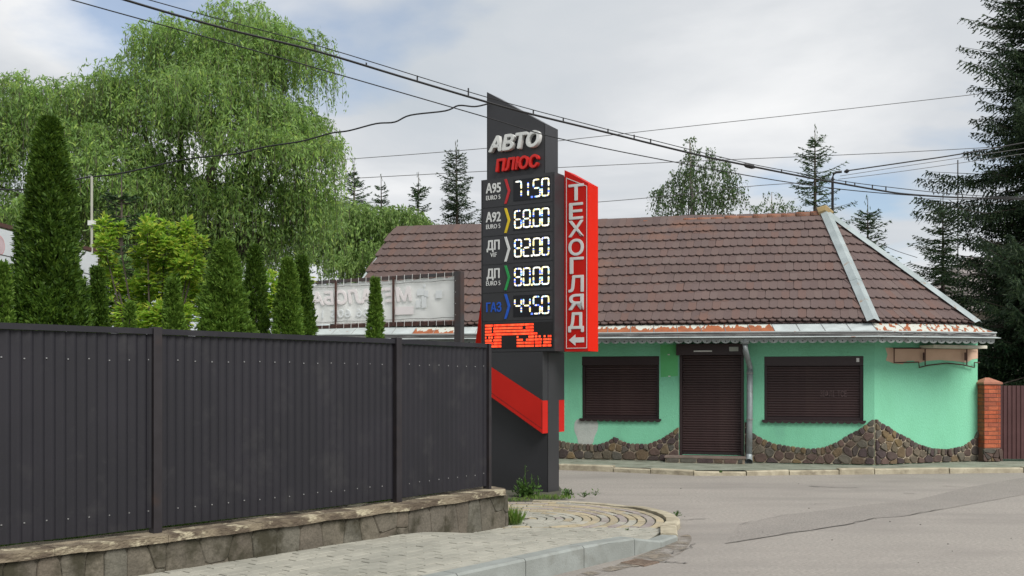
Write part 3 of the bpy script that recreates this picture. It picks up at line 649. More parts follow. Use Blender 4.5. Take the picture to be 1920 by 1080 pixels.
# ridge caps
n = 33; dv = (RR - RL) / n; ax = dv.normalized(); sd = Vector((0, 0, 1)).cross(ax).normalized(); u_ = ax.cross(sd)
v = []; SEG = 8
for s, rr in ((0, .105), (dv.length * 1.03, .088)):
    for r2 in (rr, rr - .016):
        v += [ax * s + sd * (math.cos(math.pi * k / SEG) * r2) + u_ * (math.sin(math.pi * k / SEG) * r2) for k in range(SEG + 1)]
q = SEG + 1; fs = []
for k in range(SEG): fs += [(k, k + 1, 2 * q + k + 1, 2 * q + k), (q + k, 3 * q + k, 3 * q + k + 1, q + k + 1), (k, q + k, q + k + 1, k + 1), (2 * q + k, 2 * q + k + 1, 3 * q + k + 1, 3 * q + k)]
rc = MB().add(v, fs).build('ridge_tile', M_ridge, bld, True); rc.location = RL
for k in range(1, n): link('ridge_tile', rc.data, bld, RL + dv * k + Vector((0, 0, random.uniform(-.012, .014))))
def hipstrip(A, B, w, nm, m_, n=3):
    d = (B - A) / n
    for k in range(n):
        a = A + d * k; b = A + d * (k + 1.02); t = (b - a).normalized(); s = t.cross(Vector((0, 0, 1))).normalized(); nn = s.cross(t)
        o_ = .095 + .004 * (k % 2)
        MB().add([a - s * w - nn * .02 + nn * o_, a + nn * (o_ + .035), a + s * w - nn * .02 + nn * o_, b - s * w - nn * .02 + nn * o_, b + nn * (o_ + .035), b + s * w - nn * .02 + nn * o_], [(0, 1, 4, 3), (1, 2, 5, 4)]).build(nm, m_, bld)
hipstrip(RR, EC + (EC - RR) * .012, .115, 'hip_flashing', M_zinc); hipstrip(RR, ER + (ER - RR) * .012, .11, 'hip_flashing', M_zinc); hipstrip(RL, EL, .05, 'hip_flashing', M_zinc, 4)
MB().tube([RR + Vector((-.14, 0, .06)), RR + Vector((.0, 0, .10)), RR + Vector((.14, -.03, .02))], [.12, .13, .06], 8).build('ridge_end_cap', mat('cap_mossy', (.3, .22, .1), (.2, .16, .1), rough=.9), bld)
# eave sheets, gutter and scalloped trim swept along the eave line
EP = [tol((-4.35, 20.70, 2.70)), EC, ER, EB]
def eave(o, dz):
    out = []
    for i, p in enumerate(EP):
        ds = []
        if i > 0: ds.append((EP[i].xy - EP[i - 1].xy).normalized())
        if i < len(EP) - 1: ds.append((EP[i + 1].xy - EP[i].xy).normalized())
        ns = [Vector((d.y, -d.x)) for d in ds]; n_ = sum(ns, Vector((0, 0))).normalized(); k = 1 / max(.4, n_.dot(ns[0]))
        out.append(Vector((p.x + n_.x * o * k, p.y + n_.y * o * k, p.z + dz)))
    return out
def sweep(prof, nm, m_, i0=0, i1=3):
    rows = [eave(o, dz)[i0:i1 + 1] for o, dz in prof]; k = i1 - i0 + 1; v = [p for r in rows for p in r]
    return MB().add(v, [(a * k + b, a * k + b + 1, ((a + 1) % len(prof)) * k + b + 1, ((a + 1) % len(prof)) * k + b) for a in range(len(prof)) for b in range(k - 1)]).build(nm, m_, bld)
up0 = eave(-.06, .005); dn0 = eave(.30, -.165)
def sheets(i, n, pick):
    for k in range(n):
        a = up0[i].lerp(up0[i + 1], k / n); b = up0[i].lerp(up0[i + 1], (k + .992) / n); c = dn0[i].lerp(dn0[i + 1], (k + .992) / n); d = dn0[i].lerp(dn0[i + 1], k / n)
        t = Vector((0, 0, -.006)); o = MB().add([a, b, c, d, a + t, b + t, c + t, d + t], [(0, 1, 2, 3), (7, 6, 5, 4), (0, 3, 7, 4), (1, 5, 6, 2), (3, 2, 6, 7)]).build('eave_sheet', pick(k / n), bld)
        s0 = b.lerp(b, 0); MB().tube([b + Vector((0, 0, .004)), c + Vector((0, 0, .004))], .006, 4).build('seam', M_gutter, o)
def pick1(t): return M_rust if .22 < t < .86 and not (.845 < t) and not (.30 < t < .36) else M_paintw
M_rstripe = mat('eave_rust_stripe', (.62, .62, .54), (.29, .1, .045), rough=.8, scale=5, detail=3, lo=.47, hi=.52, stretch=(2.2, 2.2, .25))
def rustmat(name, freq, shift, gain):
    m_ = mat(name, (.33, .105, .04), (.24, .08, .035), rough=.8, scale=7); t = m_.node_tree; n_ = t.nodes; b_ = n_['Principled BSDF']; src = b_.inputs['Base Color'].links[0].from_socket
    co = n_.new('ShaderNodeTexCoord'); se = n_.new('ShaderNodeSeparateXYZ'); t.links.new(co.outputs['Object'], se.inputs[0])
    mp = n_.new('ShaderNodeMapping'); mp.inputs['Scale'].default_value = (freq, freq * .3, freq * .12); t.links.new(co.outputs['Object'], mp.inputs[0])
    no = n_.new('ShaderNodeTexNoise'); no.inputs['Scale'].default_value = 1; no.inputs['Detail'].default_value = 3; t.links.new(mp.outputs[0], no.inputs['Vector'])
    ma = n_.new('ShaderNodeMath'); ma.operation = 'MULTIPLY_ADD'; t.links.new(se.outputs[2], ma.inputs[0]); ma.inputs[1].default_value = -gain; ma.inputs[2].default_value = gain * 2.60 + shift
    mb_ = n_.new('ShaderNodeMath'); mb_.operation = 'ADD'; t.links.new(ma.outputs[0], mb_.inputs[0]); t.links.new(no.outputs[0], mb_.inputs[1])
    rp = n_.new('ShaderNodeValToRGB'); rp.color_ramp.elements[0].position = .49; rp.color_ramp.elements[1].position = .52; t.links.new(mb_.outputs[0], rp.inputs[0])
    mi = n_.new('ShaderNodeMix'); mi.data_type = 'RGBA'; t.links.new(rp.outputs[0], mi.inputs[0]); mi.inputs[6].default_value = (.5, .52, .47, 1); t.links.new(src, mi.inputs[7]); t.links.new(mi.outputs[2], b_.inputs['Base Color']); return m_
M_rust = rustmat('eave_peeling', 15, -.01, 3.2); M_rstripe = rustmat('eave_streaked', 16, -.045, .3)
sheets(0, 26, pick1); sheets(1, 4, lambda t: M_rstripe if t < .8 else M_paintw); sheets(2, 5, lambda t: M_paintw)
sweep([(.29, -.158), (.33, -.158), (.33, -.178), (.29, -.178)], 'gutter_lip', M_paintw)
sweep([(.295, -.179), (.315, -.179), (.32, -.235), (.295, -.245)], 'gutter', M_gutter)
sweep([(.20, -.215), (.385, -.262), (.385, -.270), (.20, -.225)], 'drip_edge', M_paintw)
sweep([(.28, -.272), (.294, -.272), (.294, -.312), (.28, -.312)], 'fascia_board', M_trim)
sweep([(-.40, -.30), (.279, -.30), (.279, -.312), (-.40, -.312)], 'soffit', mat('soffit_board', (.16, .2, .15), rough=.9))
tp = eave(.295, -.270)
for i in range(2):
    a = tp[i]; b = tp[i + 1]; d = (b - a).xy.normalized(); L = (b - a).xy.length; n_ = Vector((d.y, -d.x)); sl_ = (b.z - a.z) / L
    sc_n = round(L / .165); w = L / sc_n; pts = [(L, -.005), (0, -.005)]
    for k in range(sc_n):
        for q in range(7): an = math.pi * q / 6; pts.append((w * k + w / 2 - math.cos(an) * w / 2 * .97, -.048 - math.sin(an) * .05))
    MB().prism(pts, lambda s, z, q: (a.x + d.x * s + n_.x * q, a.y + d.y * s + n_.y * q, a.z + z + sl_ * s), .0, .012).build('scallop_trim', M_trim, bld)
    hol = MB()
    for k in range(sc_n):
        s = w * (k + .5); hol.add([(a.x + d.x * (s + .012 * math.cos(q * 1.05)) + n_.x * .0135, a.y + d.y * (s + .012 * math.cos(q * 1.05)) + n_.y * .0135, a.z - .06 + .012 * math.sin(q * 1.05) + sl_ * s) for q in range(6)], [tuple(range(6))])
    tag(hol.build('trim_holes', M_signdk, bld), kind='stuff')
gl = eave(.338, -.2)
for k, r in enumerate((.006, .005)):
    pts = []
    for i in range(2):
        for q in range(40): t = q / 40; p = gl[i].lerp(gl[i + 1], t); pts.append(p + Vector((0, -.005 * k, .018 * math.sin((t + i) * (19 + 7 * k)) - .01 * k)))
    MB().tube(pts, r, 4).build('eave_cable', M_wire if k == 0 else M_wireg, bld)
# downpipe with rain head
px_ = wx(1406); yo = -.10; hz = w1(1400, 632)[1]
dp = MB().tube([(px_ - .065, -.66, 2.42), (px_ - .065, -.66, 2.27)], [.075, .085], 10).build('downpipe', M_pipe, bld, True)
MB().tube([(px_ - .065, -.66, 2.27), (px_ - .06, -.655, 2.16), (px_ - .02, -.38, 1.98), (px_ + .005, yo, 1.86), (px_ + .005, yo, 1.8)], .052, 10).build('elbow', M_pipe, dp, True)
MB().tube([(px_ + .005, yo, 1.82), (px_, yo, .95), (px_ - .01, yo, .22)], .056, 10).build('pipe', M_pipe, dp, True)
MB().tube([(px_ - .01, yo, .25), (px_ - .012, yo - .02, .19), (px_ - .012, yo - .13, .125)], [.06, .062, .07], 10, False).build('outlet', M_pipe, dp, True)
for z in (.9, 1.75): MB().tube([(px_ + .002, yo, z - .012), (px_ + .002, yo, z + .012)], .065, 10).build('clamp', M_gutter, dp)
# service pipe on the roof
msx = at(1561, 405, 21.3); mst = thing('service_mast', 'bent black service pipe rising behind the roof hip', 'mast', (msx.x, msx.y, 4.2))
def rel(o, pts): return [Vector(p) - o.location for p in pts]
MB().tube(rel(mst, [(msx.x, msx.y, 4.2), at(1561, 380, 21.3), at(1561, 334, 21.3), at(1563, 326, 21.3), at(1568, 323, 21.3), at(1578, 322, 21.3)]), .028, 6).build('pipe', M_wire, mst)
MB().tube(rel(mst, [at(1583, 322, 21.3), at(1588, 321, 21.3), at(1592, 320, 21.3)]), [.02, .05, .02], 6).build('insulator', M_wire, mst)

# walk and kerb in front of the shop
walk = MB()
fk = [gp(900, 872), gp(1048, 881), gp(1150, 885), gp(1300, 892), gp(1400, 892), gp(1480, 891), gp(1640, 889.5), gp(1780, 888), gp(1920, 886.5), gp(2100, 885)]
bw = [(p.x, 22.0) for p in fk]
v = [(p.x, p.y + .1, .085) for p in fk] + [(x, y, .115) for x, y in bw]; n = len(fk)
tag(walk.add(v, [(i, i + 1, n + i + 1, n + i) for i in range(n - 1)]).build('shop_pavement', M_walk), kind='structure')
kb2 = MB().box(4, 5, 17.6, 17.62, -.4, -.2).build('shop_kerb', M_kerbp); tag(kb2, kind='structure')
kk = kerb; kerb = kb2
for a, b in zip(fk, fk[1:]):
    L = (b - a).length; n = max(1, round(L / .95)); br = sorted([0, 1] + [(k + random.uniform(-.2, .2)) / n for k in range(1, n)])
    for s0, s1 in zip(br, br[1:]):
        z0 = .09 + random.uniform(-.015, .015); g_ = random.choice([.004, .01, .02]) / L
        kstone(a.lerp(b, s0 + g_).xy, b.lerp(a, 1 - s1 + g_).xy, .13, M_kerbp, z0, z0 + random.uniform(-.012, .012))
kerb = kk
# brick pillar
pp = at(1851, 860, 19.1); pil = thing('brick_pillar', 'red brick gate pillar with sloped cap beside the green shop', 'pillar', (pp.x, pp.y, .1), R(8))
hw = .165; z = .26
pb = MB().box(-.155, .155, -.155, .155, 0, 1.44).build('mortar_core', M_bmort, pil)
for c in voronoi([(random.uniform(-.2, .2), random.uniform(0, .26)) for _ in range(9)], (-.2, .2, 0, .24), 1):
    if len(c) > 2 and area(c) > .002: MB().prism(chaikin(shrink(c, .006)), lambda a, b, d: (a, -.155 - d, b), 0, .035, .008).build('base_stone', M_pst, pil)
row = 0
while z < 1.40:
    cuts = [-hw, .0855, hw] if row % 2 == 0 else [-hw, -.0855, hw]
    for s in range(4):
        Mx = Matrix.Rotation(s * math.pi / 2, 4, 'Z')
        for a, b in zip(cuts, cuts[1:]): MB().box(a + .003, b - .003 - (.04 if b == hw else 0), -hw, -.13, z, z + .066, Mx).build('brick', M_brick, pil)
    z += .0785; row += 1
cp = MB().add([(-.19, -.19, 1.445), (.19, -.19, 1.445), (.19, .19, 1.445), (-.19, .19, 1.445), (-.19, -.19, 1.48), (.19, -.19, 1.48), (.19, .19, 1.48), (-.19, .19, 1.48), (-.04, 0, 1.57), (.04, 0, 1.57)],
              [(3, 2, 1, 0), (0, 1, 5, 4), (1, 2, 6, 5), (2, 3, 7, 6), (3, 0, 4, 7), (4, 5, 9, 8), (6, 7, 8, 9), (5, 6, 9), (7, 4, 8)]).build('pillar_cap', mat('cap_terracotta', (.4, .17, .11), (.3, .13, .09), rough=.85, scale=6), pil)
g0 = at(1869, 858, 19.1); gate = thing('steel_gate', 'brown ribbed steel gate at the right edge beside the brick pillar', 'gate', (g0.x, g0.y, .12), R(-4))
m = MB(); v = []; s = 0; prof_ = []
while s < 2.6:
    prof_ += [(s, 0), (s + .03, 0), (s + .04, -.015), (s + .07, -.015)]; s += .08
for s_, o in prof_: v += [(s_, o, .02), (s_, o, 1.40)]
gt = m.add(v, [(2 * i, 2 * i + 2, 2 * i + 3, 2 * i + 1) for i in range(len(prof_) - 1)]).build('gate_sheet', M_gate, gate); gt.modifiers.new('t', 'SOLIDIFY').thickness = .002
for a in ((0, 2.6, .02, .05, .2, .25), (0, 2.6, .02, .05, 1.2, 1.25), (0, .05, .02, .06, .02, 1.38)): MB().box(*a).build('frame_bar', M_gate, gate)

# ------------------------------------------------------------------ fuel price sign
SO = Vector((.589, 14.0)); SA = R(-29.9); SU = Vector((math.cos(SA), math.sin(SA))); SW = Vector((-SU.y, SU.x))
sg = thing('price_sign', 'tall charcoal and red fuel price totem with lit LED prices', 'sign', (SO.x, SO.y, .03), SA)
def sx(px, py, y): a, z = hit(px, py, SO + SW * y, SU); return a, z - .03
def face(poly, y0, y1, nm, m_, parent=sg, bevel=0.0): return MB().prism(poly, lambda a, b, d: (a, d, b), y1, y0, 0).build(nm, m_, parent)
# core column and tower
face([(-1.165, .0), (-.185, .0), (-.185, 1.98), (-1.165, 1.98)], .16, .49, 'column', M_sign)
tw = face([(-1.18, 1.98), (-.222, 1.98), (-.222, 5.19), (-.30, 5.235), (-1.18, 5.77)], .14, .53, 'tower', M_sign)
face([(-.232, 4.47), (-.2275, 4.47), (-.2275, 5.19), (-.232, 5.19)], .137, .1395, 'tower_seam', M_signdk, tw)
face([(-1.175, 4.47), (-1.167, 4.47), (-1.167, 5.755), (-1.175, 5.765)], .137, .1395, 'tower_seam', M_signdk, tw)
zr = lambda px, py, y=0.0: sx(px, py, y)[1]
# collar with its diagonal lower edge, red bands front and back
dl = [(918, 686), (1017, 751)]; A_ = sx(918, 686, 0); B_ = sx(1017, 751, 0); A2 = sx(918, 742, 0); B2 = sx(1018, 813, 0)
sl_ = (B_[1] - A_[1]) / (B_[0] - A_[0]); ext = lambda P_, x, s: (x, P_[1] + (x - P_[0]) * s)
XE = -.19; XS = -1.17
co_ = face([(XS, 1.985), (XS, ext(A_, XS, sl_)[1]), (XE, B_[1]), (XE, 1.985)], .003, .668, 'collar', M_sign)
sl2 = (B2[1] - A2[1]) / (B2[0] - A2[0]); rb = [(XS, ext(A_, XS, sl_)[1] - .003), (XS, ext(A2, XS, sl2)[1]), (XE, B2[1]), (XE, B_[1] - .003)]
for y0, y1 in ((0, .158), (.492, .67)):
    b_ = face(rb, y0, y1, 'red_band', M_redpl)
    if y0 == 0:
        x1_, x2_ = XE - .012, XE - .007; zt_ = ext(A_, x1_, sl_)[1] - .03; zl = ext(A2, x1_, sl2)[1] + .06
        face([(x1_, zl), (x2_, zl), (x2_, zt_), (x1_, zt_)], -.0015, -.0003, 'band_seam', M_signdk, b_)
        face([(XS, ext(A2, XS, sl2)[1] + .055), (XS, ext(A2, XS, sl2)[1] + .06), (x1_, zl + .003), (x1_, zl - .002)], -.0015, -.0003, 'band_seam', M_signdk, b_)
face([(-.192, .0), (-.1865, .0), (-.1865, B2[1] - .01), (-.192, B2[1] - .01)], .157, .1596, 'column_seam', M_signdk)
# price cabinets
ZB, ZTp = 1.99, 4.465
cab = face([(-1.19, ZB), (0, ZB), (0, ZTp), (-1.19, ZTp)], .0, .294, 'price_cabinet', M_sign)
face([(-1.19, ZB), (0, ZB), (0, ZTp), (-1.19, ZTp)], .376, .67, 'rear_price_cabinet', M_sign)
for a in ((-1.172, -1.166, ZB + .03, ZTp - .02), (-.026, -.020, ZB + .03, ZTp - .02)): face([(a[0], a[2]), (a[1], a[2]), (a[1], a[3]), (a[0], a[3])], -.003, -.0005, 'cabinet_seam', M_signdk, cab)
rowc = [zr(1000, y) for y in (353.5, 409, 463.5, 518, 572.5)]
for a, b in zip(rowc, rowc[1:] + [rowc[-1] - .407]): z = (a + b) / 2; face([(-1.165, z - .003), (-.027, z - .003), (-.027, z + .003), (-1.165, z + .003)], -.003, -.0005, 'row_seam', M_signdk, cab)
SEGS = {'0': 'abcdef', '1': 'bc', '2': 'abged', '4': 'fgbc', '5': 'afgcd', '6': 'afgedc', '7': 'abc', '8': 'abcdefg'}
def digit(ch, x, zc, parent):
    w, h = .052, .118; g = .014; r = .026; m_ = MB()
    lines = {'a': ((-w + g, h), (w - g, h)), 'g': ((-w + g, 0), (w - g, 0)), 'd': ((-w + g, -h), (w - g, -h)), 'f': ((-w, h - g - .012), (-w, g)), 'e': ((-w, -g), (-w, -h + g + .012)), 'b': ((w, h - g - .012), (w, g)), 'c': ((w, -g), (w, -h + g + .012))}
    base = random.random()
    for s in SEGS[ch]:
        (x0, z0), (x1, z1) = lines[s]; n_ = 4 if s in 'agd' else 5; hor = s in 'agd'
        for i in range(n_):
            t0 = i / n_; t1 = (i + .9) / n_; xa = lerp(x0, x1, t0); xb = lerp(x0, x1, t1); za = lerp(z0, z1, t0); zb_ = lerp(z0, z1, t1); hw_ = .0105 * (1 if 0 < i < n_ - 1 else .8)
            if ch == '1': xa -= .03; xb -= .03
            u = random.random(); ci = (0 if u < .62 else 1 if u < .8 else 3 if u < .9 else 2) if hor else (1 if u < .36 else 0 if u < .56 else 2 if u < .78 else 3 if u < .92 else 4)
            if hor: m_.box(x + min(xa, xb), x + max(xa, xb), -.016, -.008, zc + za - hw_, zc + za + hw_, mi=ci)
            else: m_.box(x + xa - hw_, x + xa + hw_, -.016, -.008, zc + min(za, zb_), zc + max(za, zb_), mi=ci)
    for (cx, cz, need) in ((-w, h, 'af'), (w, h, 'ab'), (-w, -h, 'ed'), (w, -h, 'cd')):
        if all(q in SEGS[ch] for q in need):
            sx_ = 1 if cx > 0 else -1; sz_ = 1 if cz > 0 else -1; Mx = Matrix.Translation((x + cx - sx_ * .008, -.012, zc + cz - sz_ * .009)) @ Matrix.Rotation(R(45) * sx_ * sz_, 4, 'Y'); m_.box(-.016, .016, -.004, .004, -.0095, .0095, Mx, mi=random.choice([0, 0, 1]))
    return m_.build('digit', LEDS, parent)
rows_ = [('А95', 'EURO 5', M_chr, '7150', M_white), ('А92', 'EURO 5', M_yel, '6800', M_white), ('ДП', 'VIF', M_white, '8200', M_white), ('ДП', 'EURO 5', M_grn, '8000', M_white), ('ГАЗ', None, M_blu, '4450', M_blu)]
for (nm, sub, cm, dg_, tm_), zc in zip(rows_, rowc):
    dpn = face([(-.654, zc - .15), (-.073, zc - .15), (-.073, zc + .15), (-.654, zc + .15)], -.007, -.0005, 'price_display', M_led0, sg)
    for k, ch in enumerate(dg_): digit(ch, (-.575, -.435, -.275, -.14)[k], zc, dpn)
    MB().box(-.366, -.340, -.016, -.008, zc - .131, zc - .105, mi=random.choice([0, 1, 2])).build('decimal_point', LEDS, dpn)
    if sub:
        zo = .0; x0 = -1.105 if nm[0] == 'А' else -1.09; x1_ = -.865 if nm[0] == 'А' else -.885
        text('grade_text', nm, (x0, x1_, zc + .0 - (.0 if nm[0] == 'А' else .022), zc + .14), -.0005, .006, tm_, cab, .03)
        xs_ = (-1.105, -.87) if sub != 'VIF' else (-1.035, -.93); text('grade_text', sub, (xs_[0], xs_[1], zc - .098, zc - .035), -.0005, .004, tm_, cab, .006)
    else: text('grade_text', nm, (-1.1, -.855, zc - .07, zc + .065), -.0005, .006, tm_, cab, .03)
    c = [(-.80, .175), (-.765, .175), (-.705, .0), (-.765, -.175), (-.80, -.175), (-.742, 0)]
    face([(a, zc + b) for a, b in c], -.014, -.0005, 'chevron', cm, cab)
# running-text display
t0 = sx(909, 605, 0); rx0, rx1 = sx(909, 620, 0)[0], sx(1036, 620, 0)[0]; rz1 = zr(975, 606); rz0 = zr(975, 651.5)
rd = face([(rx0, rz0 - .01), (rx1, rz0 - .01), (rx1, rz1 + .01), (rx0, rz1 + .01)], -.006, -.0005, 'running_display', mat('display_dark', (.012, .011, .012), rough=.4), sg)
H8 = (rz1 - rz0) / 8; fx = lambda t: lerp(rx0 + .01, rx1 - .01, t)
pat = [[(0, .12), (.135, .60), (.605, .735)], [(0, .1), (.13, .57), (.62, .735)], [(0, .1), (.13, .735)], [(0, .79)], [(0, .02), (.05, .08), (.09, .12), (.145, .25), (.485, .51), (.66, .74), (.755, .79), (.81, .84), (.885, .91), (.945, .965), (.972, .995)],
       [(0, .105), (.125, .25), (.485, .575), (.625, .74), (.75, .86), (.88, .93), (.94, .995)], [(0, .12), (.13, .25), (.485, .60), (.61, .74), (.755, .85), (.88, .99)], [(0, .25), (.485, .60), (.61, .74), (.76, .85), (.87, .93), (.94, .995)]]
for i, segs in enumerate(pat):
    zc = rz1 - H8 * (i + .5)
    for a, b in segs: MB().box(fx(a), fx(b), -.0095, -.0065, zc - H8 * .33, zc + H8 * .33).build('led_bar', M_ledr, rd)
# red side fin and the vertical text box
face([(-1.193, 3.72), (-1.193, ZB), (-1.50, ZB), (-1.22, 3.72)], .30, .37, 'side_fin', M_redlit)
zL = sx(1058, 319, .295)[1]; zRt = sx(1102, 343, .295)[1]; BW = .366
tb = face([(.003, ZB - .0), (BW, ZB), (BW, zRt), (.003, zL)], .295, .625, 'text_box', M_red)
face([(BW + .0005, ZB + .002), (BW + .003, ZB + .002), (BW + .003, zRt - .002), (BW + .0005, zRt - .002)], .297, .623, 'box_side_lit', M_redlit, tb)  # thin brighter sheet paints the sunlit look of this side
def lz(py): return sx(1080, py, .295)[1]
bx0, bx1 = .03, BW - .012; bz0 = ZB + .04
for p4 in ([(bx0, bz0), (bx1, bz0), (bx1, bz0 + .009), (bx0, bz0 + .009)], [(bx0, bz0 + .009), (bx0 + .008, bz0 + .009), (bx0 + .008, zL - .125), (bx0, zL - .12)], [(bx1 - .008, bz0 + .009), (bx1, bz0 + .009), (bx1, zRt - .05), (bx1 - .008, zRt - .045)],
           [(bx0, zL - .119), (bx1, zRt - .049), (bx1, zRt - .04), (bx0, zL - .108)]): face(p4, .2905, .2945, 'border_line', M_white, tb)
lx0, lx1 = sx(1067, 400, .295)[0], sx(1094, 400, .295)[0]
for ch, (ya, yb) in zip('ТЕХОГЛЯД', ((346, 375.5), (381, 410.5), (414, 443.5), (448.5, 478.5), (483, 512.5), (517, 547), (552, 580.5), (586.5, 622))):
    ins = {'Г': (.02, -.02), 'Д': (-.004, -.004), 'Е': (.01, .01)}.get(ch, (0, 0))
    text('letter', ch, (lx0 + ins[0], lx1 - abs(ins[1]) * (1 if ins[1] > 0 else 0), lz(yb), lz(ya)), .2945, .006, M_white, tb, .03)
az = lz(637.5); face([(lx0, az), (lx0 + .1, az + .078), (lx0 + .1, az + .035), (lx1 + .01, az + .035), (lx1 + .01, az - .035), (lx0 + .1, az - .035), (lx0 + .1, az - .078)], .289, .2945, 'arrow', M_white, tb)
# raised name letters
a0, z0 = sx(917, 290, .1); a1, z1 = sx(1014, 241, .1); text('name_letters', 'АВТО', (a0 + .02, a1 - .01, z0 + .03, z1 - .03), .139, .075, M_white, tw, .05, .22)
a0, z0 = sx(930, 325, .1); a1, z1 = sx(1011, 287, .1); text('name_letters', 'ПЛЮС', (a0 + .01, a1 - .01, z0 + .02, z1 - .02), .139, .06, M_lred, tw, .05, .15)

# ------------------------------------------------------------------ banners on frames
BR = at(861, 640, 17.0); BL = at(560, 640, 18.7); bd = (BL - BR).xy.normalized(); BWd = (BL - BR).xy.length; ba = math.atan2(-bd.y, -bd.x)
fb = thing('banner_frame', 'steel frame with dark end post carrying the white banner', 'frame', (BR.x, BR.y, 0), ba)      # local x runs left to right, so the banner spans x<0
BE = Vector((-bd.x, -bd.y))
def bz(px, py): a, z = hit(px, py, BR.xy, BE); return a, z
zt1 = bz(850, 511)[1]; zb1 = bz(850, 602)[1]
MB().box(-.062, .062, -.06, .06, 0, zt1 + .01).build('end_post', M_steel, fb)
MB().box(-BWd, -.065, -.03, .03, zt1 - .055, zt1).build('top_rail', M_steel, fb); MB().box(-BWd, -.065, -.03, .03, zb1 - .06, zb1).build('bottom_rail', M_iron, fb)
for px in (632, 740): a = bz(px, 560)[0]; MB().box(a - .02, a + .02, -.045, -.031, zb1 - .05, zt1 - .02).build('upright', M_iron, fb)
MB().box(-BWd, -BWd + .08, -.04, .04, 0, zt1).build('end_post', M_steel, fb)
a9 = bz(853, 560)[0]
bn = thing('printed_banner', 'white banner seen from behind with mirrored red lettering showing through', 'banner', (BR.x, BR.y, zb1), ba)
H = zt1 - zb1; x0, x1 = -BWd + .2, a9; nx, nz = 60, 12
v = [(lerp(x0, x1, i / nx), .012 * math.sin(i * .9 + j * .5) * (j / nz) * (1 - j / nz) * 2, lerp(.02, H - .07, j / nz) + .012 * (math.cos(i / nx * 2 * math.pi * 10) * ((j / nz) ** 6))) for j in range(nz + 1) for i in range(nx + 1)]
MB().add(v, [(j * (nx + 1) + i, j * (nx + 1) + i + 1, (j + 1) * (nx + 1) + i + 1, (j + 1) * (nx + 1) + i) for j in range(nz) for i in range(nx)]).build('sheet', M_vinyl, bn, True)
def bt(px, py): a, z = bz(px, py); return a, z - zb1
def brect(px0, px1, py0, py1): return (bt(px0, 560)[0], bt(px1, 560)[0], bt((px0 + px1) / 2, py1)[1], bt((px0 + px1) / 2, py0)[1])
text('ghost_lettering', 'МЕТАЛОБА', brect(588, 772, 543, 568), -.016, .002, M_ghost, bn, .06, .12, True)
text('ghost_number', '066 605 11', brect(592, 708, 580, 595), -.016, .002, M_ghostg, bn, .03, 0, True)
r_ = brect(742, 776, 575, 590); MB().box(r_[0], r_[1], -.018, -.016, r_[2], r_[3]).build('ghost_bar', M_ghost, bn)
for px, py, w_, h_ in ((785, 570, 9, 14), (796, 566, 9, 22), (790, 548, 14, 12), (800, 551, 8, 12), (797, 536, 4, 6), (824, 552, 12, 14)): r_ = brect(px - w_ / 2, px + w_ / 2, py - h_ / 2, py + h_ / 2); MB().box(r_[0], r_[1], -.018, -.0155, r_[2], r_[3]).build('ghost_mark', M_ghostg, bn)
for k in range(20):
    x = lerp(x0 + .05, x1 - .02, k / 19)
    for za, zb_ in ((H - .11, H + .01), (-.07, .05)): MB().tube([(x, -.037, za), (x + .005, -.038, zb_)], .005, 4).build('tie', M_white, bn)
for zc in (H - .13, .06): MB().tube([(lerp(x0, x1, t / 14), -.019, zc + .008 * math.sin(t * 2)) for t in range(15)], .004, 4).build('hem_cord', M_wireg, bn)
for k in range(4): MB().tube([(x1 - .02, -.02, .1 + k * H / 4.3), (-.03, -.064, .1 + k * H / 4.3)], .005, 4).build('tie', M_white, bn)

LB0 = at(-60, 505, 12.0); LB1 = at(181, 505, 15.2); lba = math.atan2(LB1.y - LB0.y, LB1.x - LB0.x); LBe = (LB1 - LB0).xy.normalized(); LW = (LB1 - LB0).xy.length
fb2 = thing('billboard_frame', 'rusty steel frame behind the tall thuja at the left', 'frame', (LB0.x, LB0.y, 0), lba)
h2 = lambda px, py: hit(px, py, LB0.xy, LBe)
zA = h2(10, 421)[1]; zB = h2(10, 508)[1]
MB().box(-.05, .05, -.05, .05, 0, zA).build('post', M_iron, fb2); MB().box(LW - .05, LW + .07, -.05, .05, 0, zA + .05).build('post', M_iron, fb2)
for z in (zA, zB - .05): MB().box(.055, LW - .055, -.03, .03, z - .05, z).build('rail', M_iron, fb2)
lb = thing('white_billboard', 'white billboard mostly hidden behind the tall thuja', 'banner', (LB0.x, LB0.y, 0), lba)
MB().box(.06, LW - .06, -.05, -.034, zB + .01, zA - .08).build('sheet', mat('billboard_white', (.62, .65, .68), (.57, .6, .63), rough=.5, scale=2), lb)
ca, cz = h2(-9, 460); m = MB(); n = 28
ringp = [(ca + rr * math.cos(2 * math.pi * k / n), -.052, cz + rr * math.sin(2 * math.pi * k / n)) for rr in (.105, .125) for k in range(n)]
m.add(ringp, [(k, (k + 1) % n, n + (k + 1) % n, n + k) for k in range(n)]).build('ring', mat('pink_ring', (.6, .36, .38), rough=.6), lb)
m = MB(); m.add([(ca + .1 * math.cos(2 * math.pi * k / n), -.0515, cz + .1 * math.sin(2 * math.pi * k / n)) for k in range(n)], [tuple(range(n))]).build('ring_fill', mat('pale_pink', (.55, .42, .45), rough=.6), lb)
a, z = h2(3, 492); text('digit', '1', (a - .01, a + .035, z - .03, z + .03), -.05, .002, M_wire, lb)
for y in (481, 501): a, z = h2(10, y); MB().box(.07, LW - .07, -.0525, -.0505, z - .006, z + .006).build('rule_line', M_wireg, lb)
for k in range(5): z = lerp(zB, zA, k / 4.5) + .05; MB().tube([(LW - .09, -.053, z), (LW + .05, -.058, z + .02)], .006, 4).build('tie', M_white, lb)
pm = at(172, 500, 15.0); mast = thing('antenna_mast', 'thin pale mast holding a cable above the left billboard', 'mast', (pm.x, pm.y, 0))
